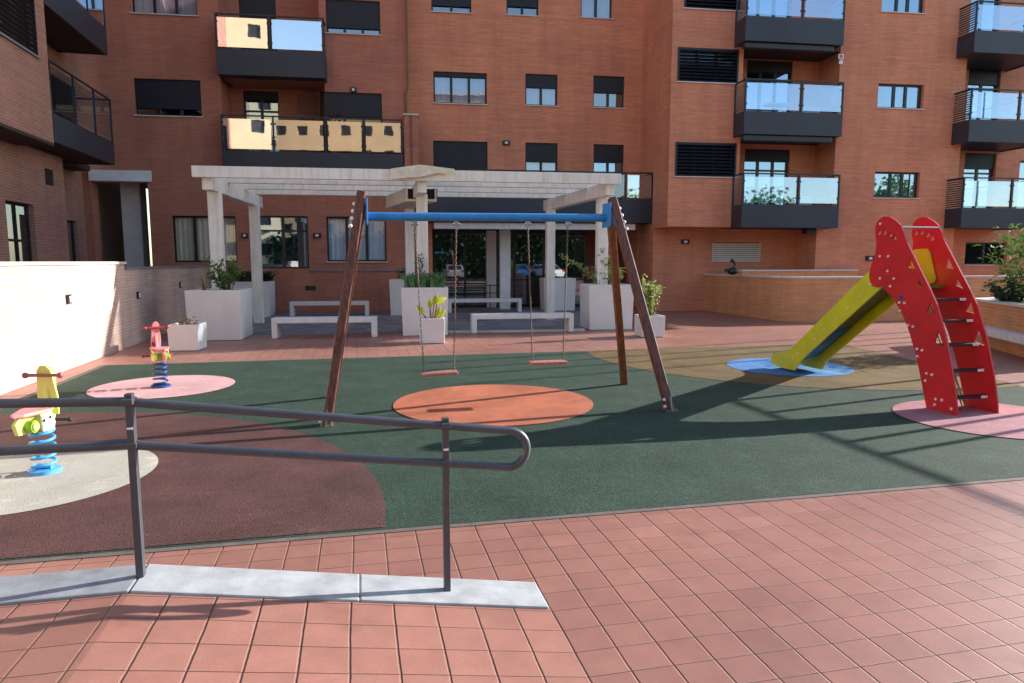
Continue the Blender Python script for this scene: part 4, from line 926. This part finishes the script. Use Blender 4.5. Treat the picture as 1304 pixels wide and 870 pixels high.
# chute
ch = [VX(*z6(*q), P0+.03) for q in ((452, 225), (425, 247), (130, 540), (105, 549), (72, 550), (63, 568), (64, 590), (100, 604), (150, 615), (172, 580), (205, 548), (480, 300), (505, 262))]
for X in (P0+.03, P1_-.05):
    sl.part('chute_side', MB().prism(ch, [], lambda a, b, t: (t, a, b), X, X+.022), 'yellow_board', fix=True, bevel=.004)
mb = MB(); prof = [(a*1.017, b) for a, b in [(7.40, 1.46), (7.56, 1.46), (8.0, 1.15), (8.5, .77), (9.0, .40), (9.15, .29), (9.35, .22), (9.72, .20)]]
n = 8; vs = []
xa, xb4 = P0+.053, P1_-.051
for (y, z) in prof:
    for k in range(n+1):
        u = k/n; e = abs(2*u-1)**4*.07; vs.append((xa+(xb4-xa)*u, y, z+e))
mb.add(vs, [(i*(n+1)+k, i*(n+1)+k+1, (i+1)*(n+1)+k+1, (i+1)*(n+1)+k) for i in range(len(prof)-1) for k in range(n)], True)
low = MB(); lo_n = 3*(n+1); low.add(vs[lo_n:], [(i*(n+1)+k, i*(n+1)+k+1, (i+1)*(n+1)+k+1, (i+1)*(n+1)+k) for i in range(len(prof)-4) for k in range(n)], True)
lb_ = sl.part('chute_bed', low, 'slide_plastic', label='blue lower stretch of the slide bed'); sl_m = lb_.modifiers.new('Solidify', 'SOLIDIFY'); sl_m.thickness = .02
mb.v = mb.v[:4*(n+1)]; mb.f = [f for f in mb.f if max(f) < 4*(n+1)]; mb.sm = mb.sm[:len(mb.f)]
bed = sl.part('chute_bed', mb, 'slide_shade_olive'); sm_ = bed.modifiers.new('Solidify', 'SOLIDIFY'); sm_.thickness = .012
for q in [z6(*q) for q in ((391, 340), (347, 383), (304, 425), (262, 463), (225, 498), (190, 530), (162, 552), (145, 568), (122, 567), (100, 560), (104, 585))]:
    y, z = VX(*q, P0+.028); sl.part('bolt', MB().tube([(P0+.018, y, z), (P0+.029, y, z)], .013, 8), 'bolt')

# ------------------------------------------------------------------ spring riders
def rider(name, label, x, y, rz, cols, sp=1.0, sw_=1.0):
    c, s_ = math.cos(rz), math.sin(rz); t = T(name, label, 'spring rider'); t.o.location = (x, y, .014); t.o.rotation_euler = (0, 0, rz); t.o.scale = (sp, sp, sp)
    body, seat, shield, spring, handle, foot, drum, panel = cols
    t.part('base_plate', MB().tube([(0, 0, 0), (0, 0, .03)], .12, 20).tube([(.0, -.06, .045), (.0, .06, .045)], .02, 8), spring)
    N = 90; t.part('spring', MB().tube([(.085*math.cos(i/N*5*2*math.pi)+.05*0, .085*math.sin(i/N*5*2*math.pi), .035+.33*i/N) for i in range(N+1)], .0125, 8), spring)
    t.part('body', MB().prism([(-.30, .38), (-.33, .47), (-.27, .52), (-.02, .50), (.07, .55), (.11, .80), (.17, .86), (.22, .80), (.21, .52), (.16, .40), (.02, .36)], [], lambda a, b, q: (a, q, b), -.016, .016), body, fix=True, bevel=.006)
    t.part('side_panel', MB().prism([(-.12, .37), (-.13, .50), (.0, .52), (.04, .42), (.02, .36)], [], lambda a, b, q: (a, q, b), -.095, -.075), panel, fix=True, bevel=.006)
    t.part('side_panel', MB().prism([(-.16, .37), (-.17, .50), (.0, .52), (.04, .42), (.02, .36)], [], lambda a, b, q: (a, q, b), .075, .095), panel, fix=True, bevel=.006)
    t.part('seat', MB().prism([(-.28, -.05), (-.33, 0), (-.28, .05), (-.05, .12), (.02, .10), (.02, -.10), (-.05, -.12)], [], lambda a, b, q: (a, b, q), .522, .545), seat, fix=True, bevel=.006)
    t.part('shield', MB().prism([(-.085, .46), (-.10, .62), (-.07, .84), (-.03, .88), (.03, .88), (.07, .84), (.10, .62), (.085, .46)], [], lambda a, b, q: (q-(b-.46)*.12, a*sw_, b), .125, .147), shield, fix=True, bevel=.006)
    t.part('handlebar', MB().tube([(.07, -.135, .80), (.07, .135, .80)], .014, 8).ball((.07, -.14, .80), .026).ball((.07, .14, .80), .026), handle)
    t.part('footrest', MB().tube([(.10, -.17, .42), (.10, .17, .42)], .013, 8).ball((.10, -.17, .42), .02).ball((.10, .17, .42), .02), foot)
    d = t.part('drum', MB().tube([(-.19, -.075, .43), (-.19, .075, .43)], .05, 18), drum); [t.part('drum_cap', MB().tube([(-.19, q*.076, .43), (-.19, q*.086, .43)], .036, 16), 'yellow_pale', d) for q in (-1, 1)]
    for cx_, cz_, r_, mt_ in ((-.05, .55, .03, 'sky_blue_paint'), (.04, .58, .035, 'handle_red'), (.05, .51, .02, 'navy_paint')):
        t.part('painted_patch', MB().tube([(.1225-(cz_-.46)*.12, cx_*sw_, cz_), (.1245-(cz_-.46)*.12, cx_*sw_, cz_)], r_, 14), mt_)
    e = MB()
    for (yy) in (-.098, .098): e.tube([(-.11, yy-.002, .46), (-.11, yy+.002, .46)], .014, 8).tube([(-.03, yy-.002, .47), (-.03, yy+.002, .47)], .014, 8)
    t.part('painted_dots', e, 'frame')
rider('spring_rider', 'pale yellow spring rider with a pink seat and light blue spring on the cream circle', -2.58, 6.22, rad(80), ('yellow_pale', 'pink_paint', 'yellow_pale', 'sky_blue_paint', 'pink_dark', 'black_rubber', 'green_paint', 'white_gloss'), 1.0, .82)
rider('spring_rider', 'pink spring rider with red handlebar and dark blue spring on the pink circle', -2.72, 10.21, rad(118), ('pink_paint', 'pink_paint', 'pink_paint', 'navy_paint', 'handle_red', 'handle_red', 'green_paint', 'yellow_pale'), 1.03, .62)

# ------------------------------------------------------------------ handrail
hr = T('handrail', 'dark grey double tube handrail with a rounded end along the ramp kerb', 'handrail', (-1, 3.29, 0))
YH = 3.29
def vz(px, py): x, z = V(px, py, YH); return (x, YH, z)
pA, pB = vz(165, 511), vz(567, 541); eT = vz(650, 548.5); eB = vz(650, 595); qA, qB = vz(172, 566), vz(567, 588)
lT, lB = vz(0, 513.5), vz(0, 574.5)
def ext(a, b, x): t = (x-a[0])/(b[0]-a[0]); return tuple(a[i]+(b[i]-a[i])*t for i in range(3))
top = [ext(lT, pA, -5.0), (pA[0]-.06, YH, pA[2]), (pA[0], YH, pA[2]-.002), (pA[0]+.06, YH, pA[2]-.012), eT]
cx, cz = eT[0]-.01, (eT[2]+eB[2])/2; rr_ = (eT[2]-eB[2])/2
arc = [(cx+rr_*1.0*math.sin(a), YH, cz+rr_*math.cos(a)) for a in [math.pi*k/14 for k in range(1, 14)]]
bot = [eB, (qA[0]+.05, YH, qA[2]-.01), (qA[0]-.02, YH, qA[2]), ext(lB, qA, -5.0)]
hr.part('rail', MB().tube(top+arc+bot, .021, 16), 'rail_paint')
for (px, py0, py1, zb) in ((176, 502, 724, zk(XB)), (567, 530, 740, zk(.41))):
    x = pA[0] if px == 176 else pB[0]; zt = (pA[2] if px == 176 else pB[2])+.035
    p_ = hr.part('post', MB().box(x-.022, x+.022, YH-.012, YH+.012, zb, zt) if 0 else MB().box(x-.0165, x+.0165, YH-.02, YH+.02, zb, zt), 'rail_paint', bevel=.003)
    hr.part('bracket', MB().box(x-.024, x+.024, YH-.045, YH+.03, zt-.045, zt-.02), 'rail_paint', p_, bevel=.003)
    hr.part('bracket', MB().box(x-.024, x+.024, YH-.03, YH+.03, (qA[2] if px == 176 else qB[2])-.012, (qA[2] if px == 176 else qB[2])+.012), 'rail_paint', p_, bevel=.003)
    hr.part('sticker', MB().box(x-.012, x+.012, YH-.0225, YH-.0205, zt-.16, zt-.15), 'sign_white', p_)

# small dark curved fitting on the ramp wall
fx = BT('spotlight', 'small black curved-neck fitting standing on the low brick wall by the louvred vent', 'light', (11.0, 21.4, 1.3))
x, z = VB(933, 345, 20.6); x0 = x
fx.org = (x, 20.6, 1.32); fx.o.location = (*frB(x, 20.6), 1.32)
fx.part('base', MB().ball((x, 20.6, 1.44), .17, 8, .7).box(x-.25, x-.05, 20.55, 20.65, 1.42, 1.52), 'frame')
fx.part('neck', MB().tube([(x+.02, 20.6, 1.5), (x+.08, 20.6, 1.62), (x+.04, 20.6, 1.74), (x-.05, 20.6, 1.78)], [.07, .04, .045, .08], 8), 'frame')

# ------------------------------------------------------------------ things out of frame that shade the playground
sf = T('shade_frame', 'tall slim-posted steel frame right of the playground, outside the photo', 'frame', (12.6, 8, 0))
for y in (6.85, 7.3, 8.62, 9.35): sf.part('post', MB().box(12.55, 12.62, y-.035, y+.035, 0, 3.05), 'rail_paint')
sf.part('beam', MB().box(12.57, 12.61, 5.2, 9.5, 3.052, 3.10), 'rail_paint')
for i, (x, y, h) in enumerate(((23.2, 14.15, 8.2), (23.2, 14.95, 8.0), (23.2, 15.6, 8.4), (23.2, 16.4, 8.3))):  # unseen masts added to cast the long thin shadow lines
    t = T('shadow_mast', 'slim unseen mast beyond the right edge, added for its shadow, %s from the playground' % ('first', 'second', 'third', 'fourth')[i], 'mast', (x, y, 0), 0, 'slim unseen masts beyond the right edge')
    t.part('pole', MB().tube([(x, y, 0), (x, y, h)], [.05, .035], 10), 'rail_paint'); t.part('mast_head', MB().box(x-.2, x+.05, y-.05, y+.05, h, h+.06), 'rail_paint')

# ------------------------------------------------------------------ street behind the camera, seen in the glass
def block(label, org, rz, w, d, h, mat, cols, rows):
    t = T('apartment_building', label, 'building', (0, 0, 0)); t.o.location = org; t.o.rotation_euler = (0, 0, rz)
    hs = []; 
    for i in range(cols):
        for j in range(rows):
            xc = -w/2+w*(i+.5)/cols; zc = 3.0+3.0*j; hs.append((xc-.6, xc+.6, zc-.6, zc+.65))
    mb = MB(); tmp = MB(); wallx(tmp, -w/2, w/2, 0, h, 0, hs, .2)
    mb.add([(-p[0], -p[1], p[2]) for p in tmp.v], tmp.f)
    mb.box(-w/2, w/2, -d, -.25, 0, h-.01); mb.quad((-w/2, 0, 0), (-w/2, -.25, 0), (-w/2, -.25, h), (-w/2, 0, h)); mb.quad((w/2, 0, 0), (w/2, -.25, 0), (w/2, -.25, h), (w/2, 0, h)); t.part('wall', mb, mat)
    for a, b, c_, e in hs[:99]:
        t.part('window', MB().box(-b, -a, -.20, -.15, c_, e), 'shutter')
    t.part('roof', MB().box(-w/2-.3, w/2+.3, -d, .3, h, h+.4), 'opp_white')
block('tall beige apartment block behind the camera, reflected in the left balcony glass', (-22.8, -22, 0), rad(-18), 16, 10, 26, 'opp_wall', 5, 8)
block('wide ochre apartment block farther behind the camera, reflected beside the beige one', (-4.5, -42, 0), rad(2), 32, 10, 23, 'opp_wall_pink', 12, 7)
hd = T('hedge', 'tall dark hedge added behind the cars as a backdrop darkening the entrance glass', 'hedge', (12, -21, 0))  # added hedge, a dark backdrop for the entrance glass reflection
hd.part('core', MB().box(-4, 34, -22, -20.4, 0, 4.9), 'leaf_dark'); lf = MB()
for i in range(5000): lf.leaf((random.uniform(-4, 34), -20.35+random.uniform(-.1, .25), random.uniform(.1, 5.3)), (rd(), rd()+.5, rd()), .4, .25)
hd.part('foliage', lf, 'leaf_dark')
for lb, a, b, h in (('long dark hedge added behind the camera to the right, blocking bright horizon from windows', (34, -21), (75, 8), 5.5), ('long dark hedge added behind the camera to the left, blocking bright horizon from windows', (-45, -34), (-4, -21), 4.2)):  # added hedges keep the bright horizon out of the window reflections
    t = T('hedge', lb, 'hedge', (a[0], a[1], 0)); a_, b_ = Vector((*a, 0)), Vector((*b, 0)); t.part('core', MB().beam(a_+Vector((0, 0, h/2)), b_+Vector((0, 0, h/2)), 1.2, h), 'leaf_dark'); lf = MB(); dn = (b_-a_).normalized(); nn = Vector((-dn.y, dn.x, 0))
    for i in range(2600): p = a_.lerp(b_, random.random())+nn*random.uniform(.55, .9)*(1 if random.random() < .8 else 0)+Vector((0, 0, random.uniform(.1, h+.5))); lf.leaf(p, (rd(), rd(), rd()), .6, .4)
    t.part('foliage', lf, 'leaf_dark')
def car(label, x, y, rz, paint):
    t = T('parked_car', label, 'car', (0, 0, 0), 0, 'cars reflected in the entrance glass'); t.o.location = (x, y, 0); t.o.rotation_euler = (0, 0, rz)
    side = [(-2.0, .35), (-2.05, .75), (-1.95, .95), (-1.6, 1.0), (-1.1, 1.42), (.3, 1.45), (.95, 1.0), (1.8, .85), (2.05, .65), (2.05, .35)]
    t.part('body', MB().prism(side, [], lambda a, b, q: (q*(1-max(0, b-1.0)*.35), a, b), -.86, .86), paint, fix=True, bevel=.05)
    t.part('window', MB().prism([(-1.45, 1.04), (-1.05, 1.36), (.25, 1.38), (.8, 1.04)], [], lambda a, b, q: (q*(1-max(0, b-1.0)*.35), a, b), -.872, .872), 'frame', fix=True)
    t.part('rear_window', MB().quad((-.66, -1.66, 1.04), (.66, -1.66, 1.04), (.6, -1.20, 1.37), (-.6, -1.20, 1.37)), 'frame'); t.part('windscreen', MB().quad((-.66, .98, 1.03), (.66, .98, 1.03), (.6, .42, 1.40), (-.6, .42, 1.40)), 'frame')
    for sx in (-1, 1):
        t.part('tail_light', MB().box(sx*.83, sx*.6, -2.06, -1.97, .75, .95), 'tail_red'); t.part('headlight', MB().box(sx*.8, sx*.55, 1.95, 2.06, .62, .75), 'white_gloss')
        for yy in (-1.3, 1.3):
            w = t.part('wheel', MB().tube([(sx*.70, yy, .32), (sx*.89, yy, .32)], .32, 20), 'tyre'); t.part('rim', MB().tube([(sx*.89, yy, .32), (sx*.90, yy, .32)], .2, 16), 'steel', w)
for lb, bx, paint, rz in (('silver hatchback parked behind the camera, leftmost car mirrored in the entrance glass', 3.9, 'car_silver', 3.0), ('blue car parked behind the camera, middle one mirrored in the entrance glass', 10.0, 'car_blue', 2.9), ('white car parked behind the camera, rightmost one mirrored in the entrance glass', 12.6, 'car_white', 2.4)):
    x, y = frB(bx, -13.5); car(lb, x, y, rz, paint)
for i, (x, y, h, r) in enumerate(((14, -26, 8, 3.2), (22, -24, 9, 3.6), (31, -20, 8, 3.4), (40, -14, 9, 3.5), (-1, -24, 7, 2.4))):
    t = T('tree', 'leafy tree behind the camera, %s along the street from the cars' % ('first', 'second', 'third', 'fourth', 'fifth')[i], 'tree', (x, y, 0), 0, 'street trees behind the camera')
    t.part('trunk', MB().tube([(x, y, 0), (x+.1, y, h*.35), (x, y+.1, h*.7)], [.2, .15, .08], 8), 'bark'); lf = MB()
    for k in range(1400):
        a, b = random.uniform(0, 6.28), math.acos(rd()); q = r*random.uniform(.4, 1)*(1+.25*math.sin(3*a+i)*math.sin(2*b)); p = (x+q*math.sin(b)*math.cos(a), y+q*math.sin(b)*math.sin(a), h*.68+q*.85*math.cos(b)); lf.leaf(p, (rd(), rd(), rd()), .5, .3)
    t.part('crown', lf, 'leaf_green')

# ------------------------------------------------------------------ light, sky, camera
SAZ, SEL = rad(78), rad(20.5)
w = bpy.data.worlds.new('World'); bpy.context.scene.world = w; w.use_nodes = True; nt = w.node_tree
sk = nt.nodes.new('ShaderNodeTexSky'); sk.sky_type = 'NISHITA'; sk.sun_disc = False; sk.sun_elevation = SEL; sk.sun_rotation = SAZ; sk.air_density = 1.0; sk.dust_density = .5; sk.ozone_density = 1.0
bg = nt.nodes['Background']; bg.inputs['Strength'].default_value = .15; nt.links.new(sk.outputs[0], bg.inputs['Color'])
L = bpy.data.lights.new('sun', 'SUN'); L.energy = 5.0; L.angle = rad(.5); L.color = (1, .95, .88); so = bpy.data.objects.new('sun', L); C.objects.link(so)
d = Vector((math.sin(SAZ)*math.cos(SEL), math.cos(SAZ)*math.cos(SEL), math.sin(SEL))); so.rotation_euler = d.to_track_quat('Z', 'Y').to_euler(); so.location = (30, 10, 20)
cam = bpy.data.cameras.new('camera'); cam.lens = 24*F/869*(869/ (1304*24/36)); cam.sensor_width = 36; cam.clip_end = 1500; cam.clip_start = .05
co_ = bpy.data.objects.new('camera', cam); C.objects.link(co_); co_.location = (0, 0, HC); co_.rotation_euler = (rad(90)-PITCH, 0, -YAW)
sce = bpy.context.scene; sce.camera = co_
sce.view_settings.view_transform = 'Standard'; sce.view_settings.look = 'None'; sce.view_settings.gamma = 1; sce.view_settings.exposure = 1.08
